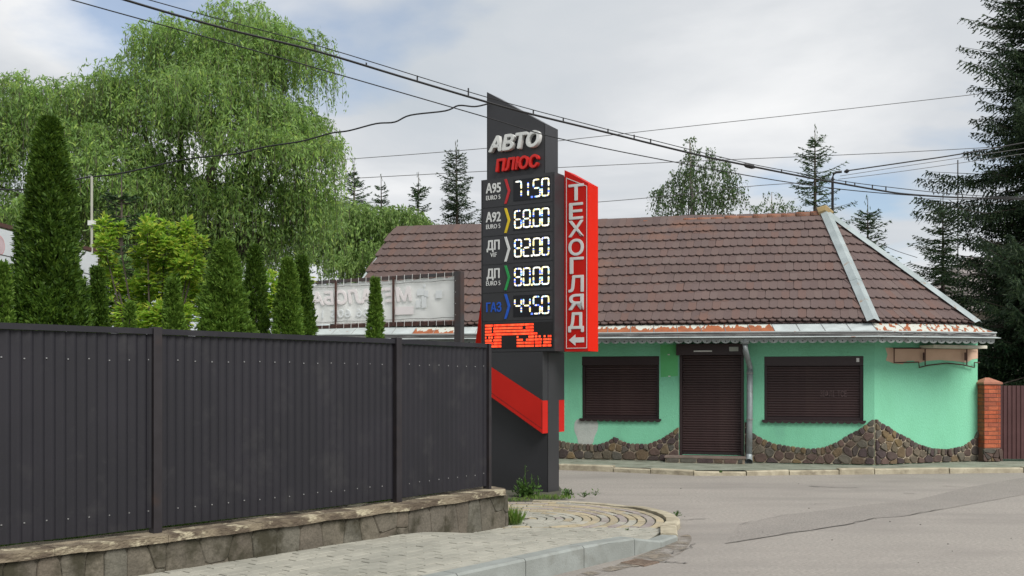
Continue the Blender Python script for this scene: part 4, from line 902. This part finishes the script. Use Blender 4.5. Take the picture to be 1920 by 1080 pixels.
MB().tube([(0, 0, 0), (0, 0, at(172, 331, 15.0).z)], .018, 6).build('pole', mat('mast_pale', (.4, .4, .34), rough=.6), mast)
zz_ = at(172, 418, 15).z; MB().box(-.04, .05, -.05, .03, zz_ - .04, zz_ + .03).build('bracket_box', M_white, mast)

# ------------------------------------------------------------------ house behind the spruces
hp = at(1870, 700, 33); hs = thing('grey_roof_house', 'distant house with grey tiled roof glimpsed between the dark spruces', 'house', (hp.x, hp.y, 0), R(-12))
MB().box(-2.2, 5, 0, 6, 0, 3.9).build('wall', mat('house_wall', (.4, .37, .32), rough=.9), hs)
MB().add([(-2.9, -.7, 3.85), (5.6, -.7, 3.85), (5.6, 6.7, 3.85), (-2.9, 6.7, 3.85), (-.3, 3, 6.0), (4, 3, 6.0)], [(0, 1, 5, 4), (1, 2, 5), (2, 3, 4, 5), (3, 0, 4), (3, 2, 1, 0)]).build('roof', mat('grey_tiles', (.25, .225, .215), (.2, .18, .175), rough=.85, scale=8), hs)
for k in range(6):
    z = 3.9 + k * .33; y = -.7 + k * .565; MB().box(-2.85 + k * .4, 5.5 - k * .25, y - .03, y + .03, z + .0, z + .06).build('tile_course', mat('grey_tiles_edge', (.2, .18, .175), rough=.9), hs)
for x in (-.8, 1.6): w_ = MB().box(x, x + 1.1, -.03, .02, 1.3, 2.7).build('window', M_white, hs); MB().box(x + .08, x + 1.02, -.05, -.031, 1.38, 2.62).build('pane', mat('dark_glass', (.05, .06, .07), rough=.1), w_)
ab = at(1826, 400, 32.6); ant = thing('roof_aerial', 'thin aerial pole rising between the two right spruces', 'aerial', (at(1796, 560, 31).x, 31, 0))
MB().tube([(0, 0, 0), (0, 0, at(1796, 300, 31).z)], .02, 5).build('pole', M_wireg, ant)

# ------------------------------------------------------------------ trees
def tree(name, label, cat, x, y, group=None): return thing(name, label, cat, (x, y, 0), 0, group)
def limbs(t, base, tips, r0, m_, nm='limb'):
    for tip in tips:
        a = Vector(base); b = Vector(tip); mid = a.lerp(b, .5) + Vector((random.uniform(-.2, .2), random.uniform(-.2, .2), .25)); L = (b - a).length
        MB().tube([a, a.lerp(mid, .5), mid, mid.lerp(b, .55), b], [r0, r0 * .8, r0 * .55, r0 * .35, r0 * .12], 6).build(nm, m_, t, True)
def weeping(t, lobes, n, m, L, leafL, leafW, mt, up=.3, shell=.5, horiz=.35, nm='crown', twig=M_bark, down=1.0, spread=.42):
    vol = np.array([l[3] * l[4] * l[5] for l in lobes]) ** .67; pick = rng.choice(len(lobes), n, p=vol / vol.sum()); A = np.array(lobes)[pick]
    d = rng.normal(size=(n, 3)); d[:, 2] = np.where(d[:, 2] < -.25, -d[:, 2], d[:, 2]); d = unit(d); rad = rng.uniform(shell ** 3, 1, n) ** (1 / 3)
    p0 = A[:, :3] + d * A[:, 3:6] * rad[:, None]; out = d.copy(); out[:, 2] = 0; out = unit(out + rng.normal(0, .35, (n, 3)) * [1, 1, 0])
    Ls = L * rng.uniform(.5, 1.25, n); s = np.linspace(0, 1, m)[None, :, None] ; Lb = Ls[:, None, None]
    def path(s): return p0[:, None, :] + out[:, None, :] * Lb * horiz * (1 - np.exp(-3.2 * s)) + np.array([0, 0, 1.0]) * Lb * (up * s * (1 - s) * 2 - down * s ** 1.7 * .85)
    sw = rng.normal(0, .04, (n, 1, 3)) * s * Lb
    P = path(s) + sw; T = unit(path(s + .02) - path(s - .02)); P = P.reshape(-1, 3); T = T.reshape(-1, 3); k = len(P)
    U = unit(T * .75 + rng.normal(0, spread, (k, 3)) + [0, 0, -.3]); P = P + rng.normal(0, .035, (k, 3)); sc_ = rng.uniform(.6, 1.25, k)[:, None]
    keep = P[:, 2] > .3
    quads(nm, P[keep], (U * leafL / 2 * sc_)[keep], (perp(U) * leafW / 2 * sc_)[keep], mt, t)
    # twigs as thin blades along each strand
    ms = 5; s2 = np.linspace(0, .95, ms + 1)[None, :, None]; Q = path(s2) + rng.normal(0, .04, (n, 1, 3)) * s2 * Lb; a = Q[:, :-1].reshape(-1, 3); b = Q[:, 1:].reshape(-1, 3)
    tag(quads('twigs', (a + b) / 2, (b - a) * .53, perp(b - a) * .006, twig, t), kind='stuff')
WY = 23.0
def loc(px, py, Y, t): p = at(px, py, Y); return (p.x - t.location.x, p.y - t.location.y, p.z)
wp = at(330, 700, WY); wil = tree('willow_tree', 'huge weeping willow filling the left sky behind the thujas', 'tree', wp.x, wp.y)
MB().tube([(0, 0, -.1), (.05, 0, 1.2), (-.05, 0, 2.6), (.1, .1, 3.8)], [.42, .34, .3, .24], 10).build('trunk', M_bark, wil, True)
Wl = []
for px, py, dy, rx, ry, rz_ in ((455, 105, 0, 95, 1.4, 95), (340, 130, .3, 95, 1.4, 85), (540, 150, .2, 75, 1.2, 90), (260, 200, -.2, 80, 1.3, 70), (430, 250, -.9, 160, 1.7, 110), (560, 290, .2, 62, 1.1, 100), (120, 235, .3, 100, 1.5, 80), (40, 260, 0, 90, 1.5, 90), (210, 330, -.8, 120, 1.5, 90), (-40, 330, 0, 90, 1.6, 100), (500, 400, .4, 95, 1.4, 90), (330, 400, .0, 150, 1.5, 80), (590, 400, .5, 45, .9, 80), (110, 420, .3, 120, 1.6, 70), (250, 470, 1.2, 130, 1.4, 60), (420, 470, 1.2, 110, 1.3, 55), (30, 470, 1.0, 110, 1.4, 60), (510, 470, 1.0, 70, 1.1, 40)):
    x, y, z = loc(px, py, WY + dy, wil); Wl.append((x, y, z, rx / F * WY, ry, rz_ / F * WY))
limbs(wil, (.1, .1, 3.6), [(l[0], l[1], l[2]) for l in Wl], .15, M_bark)
Ws = []
for l in Wl:
    Ws.append((l[0], l[1], l[2], l[3] * .75, l[4] * .75, l[5] * .75))
    for k in range(7):
        dv_ = Vector((random.gauss(0, 1), random.gauss(0, 1) - .3, random.gauss(.25, .8))).normalized(); q = random.uniform(.32, .55)
        Ws.append((l[0] + dv_.x * l[3] * .72, l[1] + dv_.y * l[4] * .72, l[2] + dv_.z * l[5] * .72, l[3] * q, l[4] * q, l[5] * q * .8))
weeping(wil, Ws, 7600, 32, .95, .12, .032, M_willow, .75, .35, .5, spread=.6)
# pale broadleaf behind the roof
dpx = at(690, 700, 34); dc = tree('broadleaf_tree', 'rounded light green tree behind the left end of the shop roof', 'tree', dpx.x, dpx.y)
Dl = [(*loc(px, py, 34 + dy, dc), rx / F * 34, ry, rz_ / F * 34) for px, py, dy, rx, ry, rz_ in ((665, 440, 0, 75, 1.4, 60), (740, 430, .5, 65, 1.3, 42), (620, 480, .2, 60, 1.2, 60), (700, 500, -.5, 80, 1.4, 50), (790, 455, .4, 45, 1, 35), (610, 420, .6, 40, 1, 50))]
MB().tube([(0, 0, -.1), (0, .1, 2), (.1, 0, 4.4)], [.28, .22, .14], 8).build('trunk', M_bark, dc, True); limbs(dc, (.1, 0, 3.6), [l[:3] for l in Dl], .09, M_bark)
weeping(dc, Dl, 1700, 22, .95, .15, .05, M_decid, .3, .3, .3, down=.7)
# birch behind the ridge
bpx = at(1305, 700, 33); bi = tree('birch_tree', 'tall loose birch standing behind the middle of the ridge', 'tree', bpx.x, bpx.y)
Bl = [(*loc(px, py, 33 + dy, bi), rx / F * 33, ry, rz_ / F * 33) for px, py, dy, rx, ry, rz_ in ((1293, 268, 0, 16, .3, 18), (1308, 300, 0, 28, .6, 22), (1330, 330, .1, 46, .9, 34), (1290, 345, 0, 40, .8, 30), (1255, 375, .1, 36, .7, 32), (1350, 375, 0, 42, .9, 36), (1300, 395, .1, 70, 1.2, 40), (1375, 360, 0, 18, .5, 30))]
MB().tube([(0, 0, -.1), (0, 0, 4), (-.1, 0, 7), loc(1293, 262, 33, bi)], [.18, .13, .08, .015], 8).build('trunk', M_birchb, bi, True); limbs(bi, (0, 0, 4.5), [l[:3] for l in Bl[1:]], .05, M_bark)
weeping(bi, Bl, 520, 13, .7, .105, .05, M_birch, .4, .3, .35, spread=.6)
b2 = at(1447, 700, 40); bi2 = tree('birch_sapling', 'small wispy birch top showing just above the ridge', 'tree', b2.x, b2.y)
B2l = [(*loc(1447, 378, 40, bi2), .35, .35, .4), (*loc(1440, 400, 40, bi2), .75, .7, .4), (*loc(1475, 398, 40, bi2), .5, .6, .35)]
MB().tube([(0, 0, -.1), (0, 0, 5), loc(1447, 360, 40, bi2)], [.12, .08, .012], 6).build('trunk', M_birchb, bi2, True); weeping(bi2, B2l, 70, 10, .5, .10, .05, M_birch, .5, .1, .3, down=.4)
def spruce(name, label, px, pytop, Y, rad, mt, low=0.0, dens=1.0, tuft=.11, tw=.036, droop=.35, group='spruce trees', zlo=1.0, lean=0.0, hang=.5, leader=.5):
    p = at(px, 700, Y); t = tree(name, label, 'tree', p.x, p.y, group); H_ = at(px, pytop, Y).z
    MB().tube([(0, 0, -.1), (lean * .2, 0, H_ * .4), (lean * .6, 0, H_ * .75), (lean, 0, H_)], [.03 * H_ * .6, .02 * H_ * .6, .009 * H_ * .6, .006], 7).build('trunk', M_bark, t, True)
    C_, U_, tips = [], [], MB(); z = zlo; ph0 = random.random() * 6.28
    while z < H_ - leader:
        f = 1 - z / H_; nb = random.choice([1, 2, 2, 3, 4]); a0 = random.random() * 6.28
        for b in range(nb):
            an = a0 + b * 6.283 / nb + random.gauss(0, .25); Lb = rad * (min(1, f * 1.25) ** .8) * random.uniform(.35, 1.2) * (1 + .28 * math.sin(an * 2 + ph0 + z * 1.7)) + .10; dx, dy = math.cos(an), math.sin(an); k = max(4, int(Lb / (tuft * .95))); base = np.array([lean * (1 - f), 0, z])
            rise = .35 * max(0, 1 - f * 2.6) ; pts = []
            for i in range(k + 1):
                s = i / k; pts.append(base + np.array([dx * Lb * s, dy * Lb * s, Lb * (rise * s - droop * (1 - rise) * s * (1 - .55 * s) * min(1, f * 3.2) + .12 * s ** 3)]))
            tips.tube([Vector(pts[0]), Vector(pts[k // 2]), Vector(pts[-1])], [.012 + .012 * f, .009, .004], 4, False)
            for i in range(1, k + 1):
                s = i / k; q = pts[i]; bd_ = unit((pts[i] - pts[i - 1])[None])[0]
                for _ in range(2): C_.append(q + rng.normal(0, .015, 3)); U_.append(bd_ * .8 + rng.normal(0, .4, 3))
                Lt = min(.6, .36 * Lb ** .5) * (1.1 - s * .75) * (.7 + .6 * random.random())
                for sd_ in (-1, 1):
                    td = np.array([-dy * sd_ * .75 + bd_[0] * .6, dx * sd_ * .75 + bd_[1] * .6, -hang * min(1, f * 2.5) + .1]); td = td / np.linalg.norm(td); mtw = max(2, int(Lt / (tuft * .48)))
                    for j in range(mtw):
                        C_.append(q + td * Lt * (j + .5) / mtw + np.array([0, 0, -hang * .3 * Lt * ((j + .5) / mtw) ** 2])); U_.append(td + rng.normal(0, .33, 3))
                if hang > .4 and f > .25:
                    hl = Lt * random.uniform(.5, 1.1)
                    for j in range(max(2, int(hl / (tuft * .5)))): C_.append(q + np.array([0, 0, -j * tuft * .5 - .03]) + rng.normal(0, .018, 3)); U_.append(np.array([0, 0, -1.0]) + rng.normal(0, .28, 3))
        z += (.045 + .04 * min(1, f * 1.6)) * random.uniform(.4, 1.6) / dens
    for j in range(int(leader / .05)): C_.append(np.array([lean, 0, H_ - .055 * j]) + rng.normal(0, .03 + .004 * j, 3) * [1, 1, 0]); U_.append(np.array([0, 0, 1.0]) + rng.normal(0, .2, 3))
    C_ = np.array(C_); U_ = unit(np.array(U_)); sc_ = rng.uniform(.7, 1.25, len(C_))[:, None]
    quads('crown', C_, U_ * tuft / 2 * sc_ * 1.15, perp(U_) * tw / 2 * sc_, mt, t); tag(tips.build('branches', M_bark, t), kind='stuff')
    return len(C_)
ns = 0
ns += spruce('spruce_tree', 'huge dark spruce towering at the right edge of the picture', 1950, -170, 23.5, 2.9, M_spruce, dens=1.5, tuft=.09, tw=.036, droop=.26, zlo=.6, hang=.55)
ns += spruce('spruce_tree', 'mid-sized green spruce left of the huge dark one', 1768, 362, 27.0, 1.5, M_spruce2, dens=.95, tuft=.095, tw=.03, droop=.1, zlo=1.5, hang=.35)
ns += spruce('spruce_tree', 'slender spruce with bare leader beside the bent roof pipe', 1528, 236, 33.0, 2.2, M_spruce2, dens=.72, tuft=.115, tw=.032, droop=.2, zlo=3.5, hang=.35)
ns += spruce('spruce_tree', 'small spruce top peeking over the right hip', 1627, 368, 29.0, 1.35, M_spruce2, dens=.75, tuft=.11, tw=.032, droop=.35, zlo=3.0, hang=.4)
ns += spruce('spruce_tree', 'spruce beside the willow, leftmost of the row left of the sign', 664, 298, 37.0, 2.0, M_spruce2, dens=.72, tuft=.115, tw=.032, droop=.15, zlo=4.2, hang=.35)
ns += spruce('spruce_tree', 'thin bare-topped spruce above the rounded light green tree', 717, 326, 38.0, 1.1, M_spruce2, dens=.45, tuft=.11, tw=.032, droop=.1, zlo=4.5, hang=.3, lean=-.05)
ns += spruce('spruce_tree', 'spruce with a curled tip, second from the sign', 782, 322, 36.0, 1.6, M_spruce2, dens=.72, tuft=.115, tw=.032, droop=.25, zlo=4.2, hang=.4, lean=.05)
ns += spruce('spruce_tree', 'tallest spruce of the row, just left of the price sign', 860, 264, 35.0, 2.2, M_spruce, dens=.75, tuft=.115, tw=.032, droop=.25, zlo=4.0, hang=.45, lean=-.1)
ns += spruce('spruce_tree', 'low spruce half hidden behind the price sign', 915, 372, 36.0, 1.4, M_spruce, dens=.75, tuft=.115, tw=.032, droop=.25, zlo=4.0, hang=.4)
print('spruce quads', ns)
# thujas behind the fence
def thuja(label, px, pytop, Y, halfpx, mt, n, blunt=.55, power=.8):
    p = at(px, 700, Y); t = tree('thuja', label, 'shrub', p.x, p.y, 'thujas behind the fence'); t.location.z = .4; H_ = at(px, pytop, Y).z - .4; rad = halfpx / F * Y
    MB().tube([(0, 0, -.02), (0, 0, H_ * .5), (0, 0, H_ * .93)], [.045, .03, .008], 6).build('trunk', M_bark, t)
    u = rng.uniform(0, 1, n) ** .9; an = rng.uniform(0, 6.283, n); prof_ = np.minimum(1, (1 - u) / blunt) ** power * np.minimum(1, .82 + u * .6)
    ph_ = rng.uniform(0, 6.283, 3); lump = 1 + .15 * np.sin(an * 3 + u * 17 + ph_[0]) + .13 * np.sin(an * 5 - u * 29 + ph_[1]) + .08 * np.sin(an * 2 + u * 47 + ph_[2]); lump = lump * np.where(rng.random(n) < .12, rng.uniform(1, 1.22, n), 1)
    r = rad * prof_ * lump * rng.uniform(.35, 1, n) ** .33 + .012; o = np.stack([np.cos(an), np.sin(an), np.zeros(n)], 1)
    base = o * r[:, None] + np.array([0, 0, 1.0]) * (u * H_)[:, None]; ax_ = unit(o * rng.uniform(.25, .9, n)[:, None] + [0, 0, 1.0] + rng.normal(0, .22, (n, 3))); sd_ = perp(ax_); sz = rng.uniform(.6, 1.25, n)[:, None] * (.048 + .034 * min(1, rad / .4))
    C_, U_, V_ = [], [], []
    for k, (al, be, sc_) in enumerate(((0, 0, 1.0), (.25, .55, .75), (.25, -.55, .75), (.6, .5, .6), (.6, -.5, .6))):
        d_ = unit(ax_ + sd_ * be * 1.5); c_ = base + ax_ * sz * al + d_ * sz * sc_ * .5; C_.append(c_); U_.append(d_ * sz * sc_ * .5); V_.append(perp(d_) * sz * sc_ * .17)
    quads('crown', np.concatenate(C_), np.concatenate(U_), np.concatenate(V_), mt, t)
thuja('tall broad dark green thuja at the left of the fence', 93, 232, 9.6, 72, M_thuja, 19000, .8, .62)
thuja('small slim thuja just right of the tall broad one', 183, 508, 10.2, 36, M_thuja, 4200, .95, .8)
thuja('tiny pale thuja tip below the yellow-green shrub', 243, 572, 10.4, 24, M_thuja2, 1800, .95, .8)
thuja('small thuja in front of the first fence post', 325, 530, 10.6, 40, M_thuja2, 4600, .95, .8)
thuja('stout bright green thuja in the middle of the fence', 420, 462, 11.0, 66, M_thuja2, 12000, .85, .62)
thuja('slim dark thuja leaning behind the stout bright one', 478, 468, 11.8, 40, M_thuja, 5000, .95, .7)
thuja('light green thuja left of the white banner', 540, 492, 11.6, 46, M_thuja2, 6200, .95, .72)
thuja('dark pointed thuja at the left end of the white banner', 566, 488, 12.2, 40, M_thuja, 5200, .95, .75)
thuja('narrow thuja standing in front of the white banner', 704, 528, 12.6, 31, M_thuja2, 3600, .98, .95)
thuja('dim thuja cut by the left picture edge', 4, 500, 9.0, 34, M_thuja2, 3400, .9, .7)
# yellow-green shrub
def shrub(label, px, Y, lobes, n, size, mt, nm='maple_shrub', grp='yellow-green shrubs'):
    p = at(px, 700, Y); t = tree(nm, label, 'shrub', p.x, p.y, grp); t.location.z = .38; Ls = []
    for lx, ly, rx, rz_ in lobes: q = at(lx, ly, Y); Ls.append((q.x - p.x, random.uniform(-.25, .25), q.z - .38, rx / F * Y, rx / F * Y * .9, rz_ / F * Y))
    for l in Ls: MB().tube([(0, 0, -.02), (l[0] * .4, l[1] * .4, l[2] * .5), (l[0], l[1], l[2])], [.03, .018, .006], 5).build('stem', M_bark, t)
    A = np.array(Ls); w = A[:, 3] * A[:, 5]; pick = rng.choice(len(Ls), n, p=w / w.sum()); d_ = unit(rng.normal(size=(n, 3))); c = A[pick, :3] + d_ * A[pick, 3:6] * (rng.uniform(.1, 1, n) ** .45)[:, None]
    C_, U_, V_ = [], [], []; stem = unit(d_ * [1, 1, .4] + [0, 0, .15] + rng.normal(0, .3, (n, 3)))
    for be in (-.9, -.45, 0, .45, .9):
        sd_ = unit(np.cross(stem, [0, 0, 1.0]) + 1e-6); U = unit(stem + sd_ * be + rng.normal(0, .12, (n, 3)) + [0, 0, -.15]); sz = size * rng.uniform(.6, 1.1, n)[:, None] * (1 - .25 * abs(be)); V = unit(np.cross(U, np.array([0, 0, 1.0]) + rng.normal(0, .35, (n, 3)))); V = unit(np.cross(np.cross(U, V), U)) ; V = unit(np.cross(U, [0, 0, 1.0]) + rng.normal(0, .3, (n, 3)))
        C_.append(c + U * sz * .5); U_.append(U * sz * .5); V_.append(V * sz * .23)
    quads('crown', np.concatenate(C_), np.concatenate(U_), np.concatenate(V_), mt, t)
shrub('bright yellow-green maple shrub between the tall and stout thujas', 285, 13.4, [(198, 432, 12, 26), (206, 470, 18, 30), (222, 428, 12, 16), (205, 520, 22, 36), (236, 555, 32, 36), (268, 420, 12, 24), (284, 440, 22, 24), (306, 430, 16, 20), (262, 480, 26, 30), (310, 475, 30, 30), (342, 430, 12, 24), (340, 470, 24, 30), (378, 460, 14, 16), (360, 500, 30, 30), (290, 530, 40, 36), (340, 550, 40, 40), (250, 596, 45, 28), (325, 598, 55, 30)], 3600, .105, M_maple)
shrub('low yellow-green shrub at the left picture edge', -5, 10.2, [(0, 560, 30, 45), (14, 530, 14, 25), (-40, 560, 35, 50)], 500, .09, M_maple)
shrub('yellow-green shrub peeking out left of the white banner', 515, 13.6, [(505, 545, 22, 40), (522, 575, 25, 40), (560, 520, 22, 18)], 480, .10, M_maple)

for lab, px, Y, lb_, n in (('dark green yard shrub behind the tall broad thuja', 110, 17.5, [(60, 560, 70, 60), (130, 520, 50, 55), (150, 590, 60, 40)], 900), ('dark green yard shrub behind the yellow-green one', 270, 18.0, [(220, 540, 60, 60), (300, 560, 70, 55), (270, 600, 80, 35)], 1000),
                       ('dark green yard shrub behind the stout bright thuja', 410, 18.5, [(380, 540, 55, 60), (440, 560, 60, 55), (420, 600, 70, 35)], 900), ('dark green yard shrub left of the banner frame', 515, 19.0, [(490, 560, 45, 50), (540, 580, 40, 45)], 600)):
    shrub(lab, px, Y, lb_, n, .15, M_hedge, 'yard_shrub', 'dark yard shrubs')
spruce('spruce_tree', 'dark young spruce behind the thin pale mast', 228, 318, 18.5, .95, M_spruce2, dens=.8, tuft=.10, tw=.034, droop=.2, zlo=.8, hang=.4)
# ------------------------------------------------------------------ weeds and grass
def weed(label, p, n, h, size, name='weed_plant', grp='weeds on the pavement'):
    t = thing(name, label, 'plant', p, 0, grp); an = rng.uniform(0, 6.283, n); el = rng.uniform(.1, 1.2, n); d_ = np.stack([np.cos(an) * np.cos(el), np.sin(an) * np.cos(el), np.sin(el)], 1)
    c = d_ * (h * rng.uniform(.25, 1, n))[:, None]; U = unit(d_ * .6 + rng.normal(0, .4, (n, 3)) + [0, 0, .1]); sz = size * rng.uniform(.5, 1.2, n)[:, None]; V = unit(np.cross(U, [0, 0, 1.0]) + rng.normal(0, .25, (n, 3)))
    quads('leaves', c, U * sz * .5, V * sz * .24, M_weed, t); st_ = MB()
    for i in range(0, n, 6): st_.tube([Vector((0, 0, -.01)), Vector(c[i])], .004, 3)
    st_.build('stems', M_weed, t); return t
w0 = at(988, 922, 13.7); wt = weed('leafy green weed clump at the foot of the price sign', (w0.x, w0.y, .05), 260, .23, .085)
tl = MB(); C_ = []; U_ = []
for dx, h in ((-.02, .42), (.05, .30), (.12, .28), (-.08, .26)):
    tl.tube([(dx, 0, 0), (dx * 1.3, .02, h * .6), (dx * 1.2, 0, h)], .004, 4)
    for k in range(10): C_.append((dx * 1.25 + random.gauss(0, .014), random.gauss(0, .014), h * (.55 + .045 * k))); U_.append((random.gauss(0, 1), random.gauss(0, 1), .8))
tl.build('flower_stalk', M_weed, wt); U_ = unit(np.array(U_)); quads('seed_heads', np.array(C_), U_ * .018, perp(U_) * .007, M_birch, wt)
for lab, px, py, n, h, s in (('low weed patch right of the price sign foot', 1063, 930, 120, .11, .055), ('thin weed farther right along the kerb edge', 1095, 931, 50, .09, .04), ('young upright weed sprig near the kerb corner', 1116, 928, 22, .11, .04),
                             ('small green weed beside the painted kerb curve', 1268, 967, 26, .07, .045), ('tiny weed between the grey pavers', 1175, 994, 12, .03, .025), ('tiny weed in the far shop kerb', 1352, 886, 30, .05, .035)):
    z = .05 if py > 900 else .09; g_ = gp(px, py, z); weed(lab, (g_.x, g_.y, z), n, h, s)
def tuft(label, px, py, z, n, h, sp, rad):
    g_ = gp(px, py, z); t = thing('grass_tuft', label, 'grass', (g_.x, g_.y, z - .005), 0, 'grass tufts'); a = rng.uniform(0, 6.283, n); r = rad * rng.uniform(0, 1, n) ** .5
    tag(blades('blades', np.stack([np.cos(a) * r, np.sin(a) * r * .6, np.zeros(n)], 1), h, M_grass, t, sp, .0045), kind='stuff')
tuft('long grass tuft at the end of the stone wall', 962, 984, .05, 260, .20, .35, .09); tuft('small grass tuft at the wall foot near its end', 878, 995, .06, 150, .09, .6, .07)
tuft('single wispy grass tuft in the wall foot', 605, 1020, .175, 26, .12, .3, .02); tuft('sparse grass tuft near the middle of the wall foot', 722, 1010, .15, 40, .04, .6, .05)
tuft('thin grass along the weeds at the sign foot', 1030, 934, .05, 420, .06, .5, .33); tuft('grass on the soil left of the sign foot', 965, 938, .05, 160, .05, .5, .2)

# ------------------------------------------------------------------ overhead lines
def wirepath(pts, k=5):
    P_ = [at(*p) for p in pts]; out = []
    for i in range(len(P_) - 1):
        p0 = P_[max(0, i - 1)]; p1 = P_[i]; p2 = P_[i + 1]; p3 = P_[min(len(P_) - 1, i + 2)]
        for j in range(k):
            t = j / k; out.append(.5 * ((2 * p1) + (p2 - p0) * t + (2 * p0 - 5 * p1 + 4 * p2 - p3) * t * t + (3 * p1 - p0 - 3 * p2 + p3) * t ** 3))
    return out + [P_[-1]]
def wire(name, label, pts, r, m_=M_wire, k=5):
    pa = wirepath(pts, k); o = MB().tube([p for p in pa], r, 5).build(name, m_, None); return tag(o, label, 'cable', 'overhead cables'), pa
Yx = lambda px: 1 / lerp(1 / 10.6, 1 / 16.5, px / 1900)
bun = [(-120, -110), (235, 0), (420, 53), (590, 95), (750, 143), (905, 189), (1000, 215), (1140, 249), (1220, 269), (1320, 293), (1410, 312), (1500, 330), (1570, 343), (1650, 357), (1700, 364), (1790, 370), (1900, 372), (2050, 371)]
bt_ = thing('cable_bundle', 'thick black overhead cable hung with clips from a thinner wire', 'cable', (0, 12, 0), 0, 'overhead cables')
P1 = wirepath([(x, y, Yx(x)) for x, y in bun]); MB().tube(rel(bt_, P1), .0135, 6).build('main_cable', M_wire, bt_)
mes = [(-80, -110), (280, 0), (590, 84), (905, 180), (1140, 243), (1220, 262), (1320, 287), (1410, 308), (1500, 325), (1570, 338), (1650, 349), (1790, 364), (1900, 369), (2050, 368)]
P2 = wirepath([(x, y, Yx(x)) for x, y in mes]); MB().tube(rel(bt_, P2), .006, 5).build('messenger_wire', M_wire, bt_)
for px in (593, 702, 795, 870, 1003, 1070, 1137, 1186, 1221, 1470, 1580, 1608, 1640, 1665):
    a = min(P1, key=lambda p: abs(960 + p.x / p.y * F - px)); b = min(P2, key=lambda p: abs(960 + p.x / p.y * F - px)); MB().tube(rel(bt_, [a, Vector((a.x, a.y, b.z + .01))]), .01, 5).build('clip', M_wire, bt_)
js = [at(x, y, Yx(x)) for x, y in ((1394, 308), (1400, 310), (1410, 312.5), (1416, 314))]; MB().tube(rel(bt_, js), [.012, .035, .035, .012], 8).build('splice_sleeve', M_wire, bt_)
wire('overhead_wire', 'single black wire running just below the clipped cable', [(x, y, Yx(x) + .3) for x, y in ((-100, -70), (135, 0), (520, 107), (905, 218), (1045, 259), (1265, 304), (1500, 345), (1690, 365), (1900, 374), (2050, 378))], .0075)
wire('overhead_wire', 'wavy black service cable from the price sign to the left mast', [(x, y, Y) for x, y, Y in ((-60, 352, 13), (0, 355, 13.4), (45, 355, 14), (100, 345, 14.6), (160, 333, 15), (215, 327, 15), (270, 316, 15), (330, 302, 14.9), (385, 294, 14.9), (440, 289, 14.8), (500, 275, 14.8), (565, 265, 14.7), (620, 250, 14.7), (655, 245, 14.7), (705, 232, 14.6), (740, 229, 14.6), (770, 216, 14.6), (835, 208, 14.6), (860, 198, 14.6), (890, 200, 14.62), (914, 195, 14.66))], .012)
for lab, pts in (('topmost thin grey line behind the sign', [(560, 305), (912, 278), (1300, 236), (1600, 203), (1960, 162)]), ('thin grey line behind the sign, second from top', [(560, 340), (912, 321), (1260, 304), (1400, 298), (1700, 285), (1960, 270)]), ('lowest thin line crossing behind the birch', [(1000, 388), (1215, 371), (1400, 350), (1500, 343)])):
    wire('thin_line', lab, [(x, y, 27.0) for x, y in pts], .009, M_wireg)
wire('service_line', 'twisted service line from the bent roof pipe to the right', [(1590, 320, 21.3), (1700, 304, 21.4), (1800, 289, 21.5), (1990, 255, 21.7)], .014)
wire('service_line', 'thin line just below the twisted service line', [(1575, 330, 21.3), (1700, 311, 21.4), (1990, 268, 21.7)], .006, M_wireg)
wire('service_line', 'lowest thin line from the roof pipe toward the spruce', [(1572, 336, 21.3), (1700, 320, 21.4), (1990, 278, 21.7)], .006, M_wireg)
wire('thin_line', 'short slack line from the hip to the mid-sized spruce', [(1646, 455, 27), (1680, 470, 27), (1720, 483, 27)], .008, M_wireg)
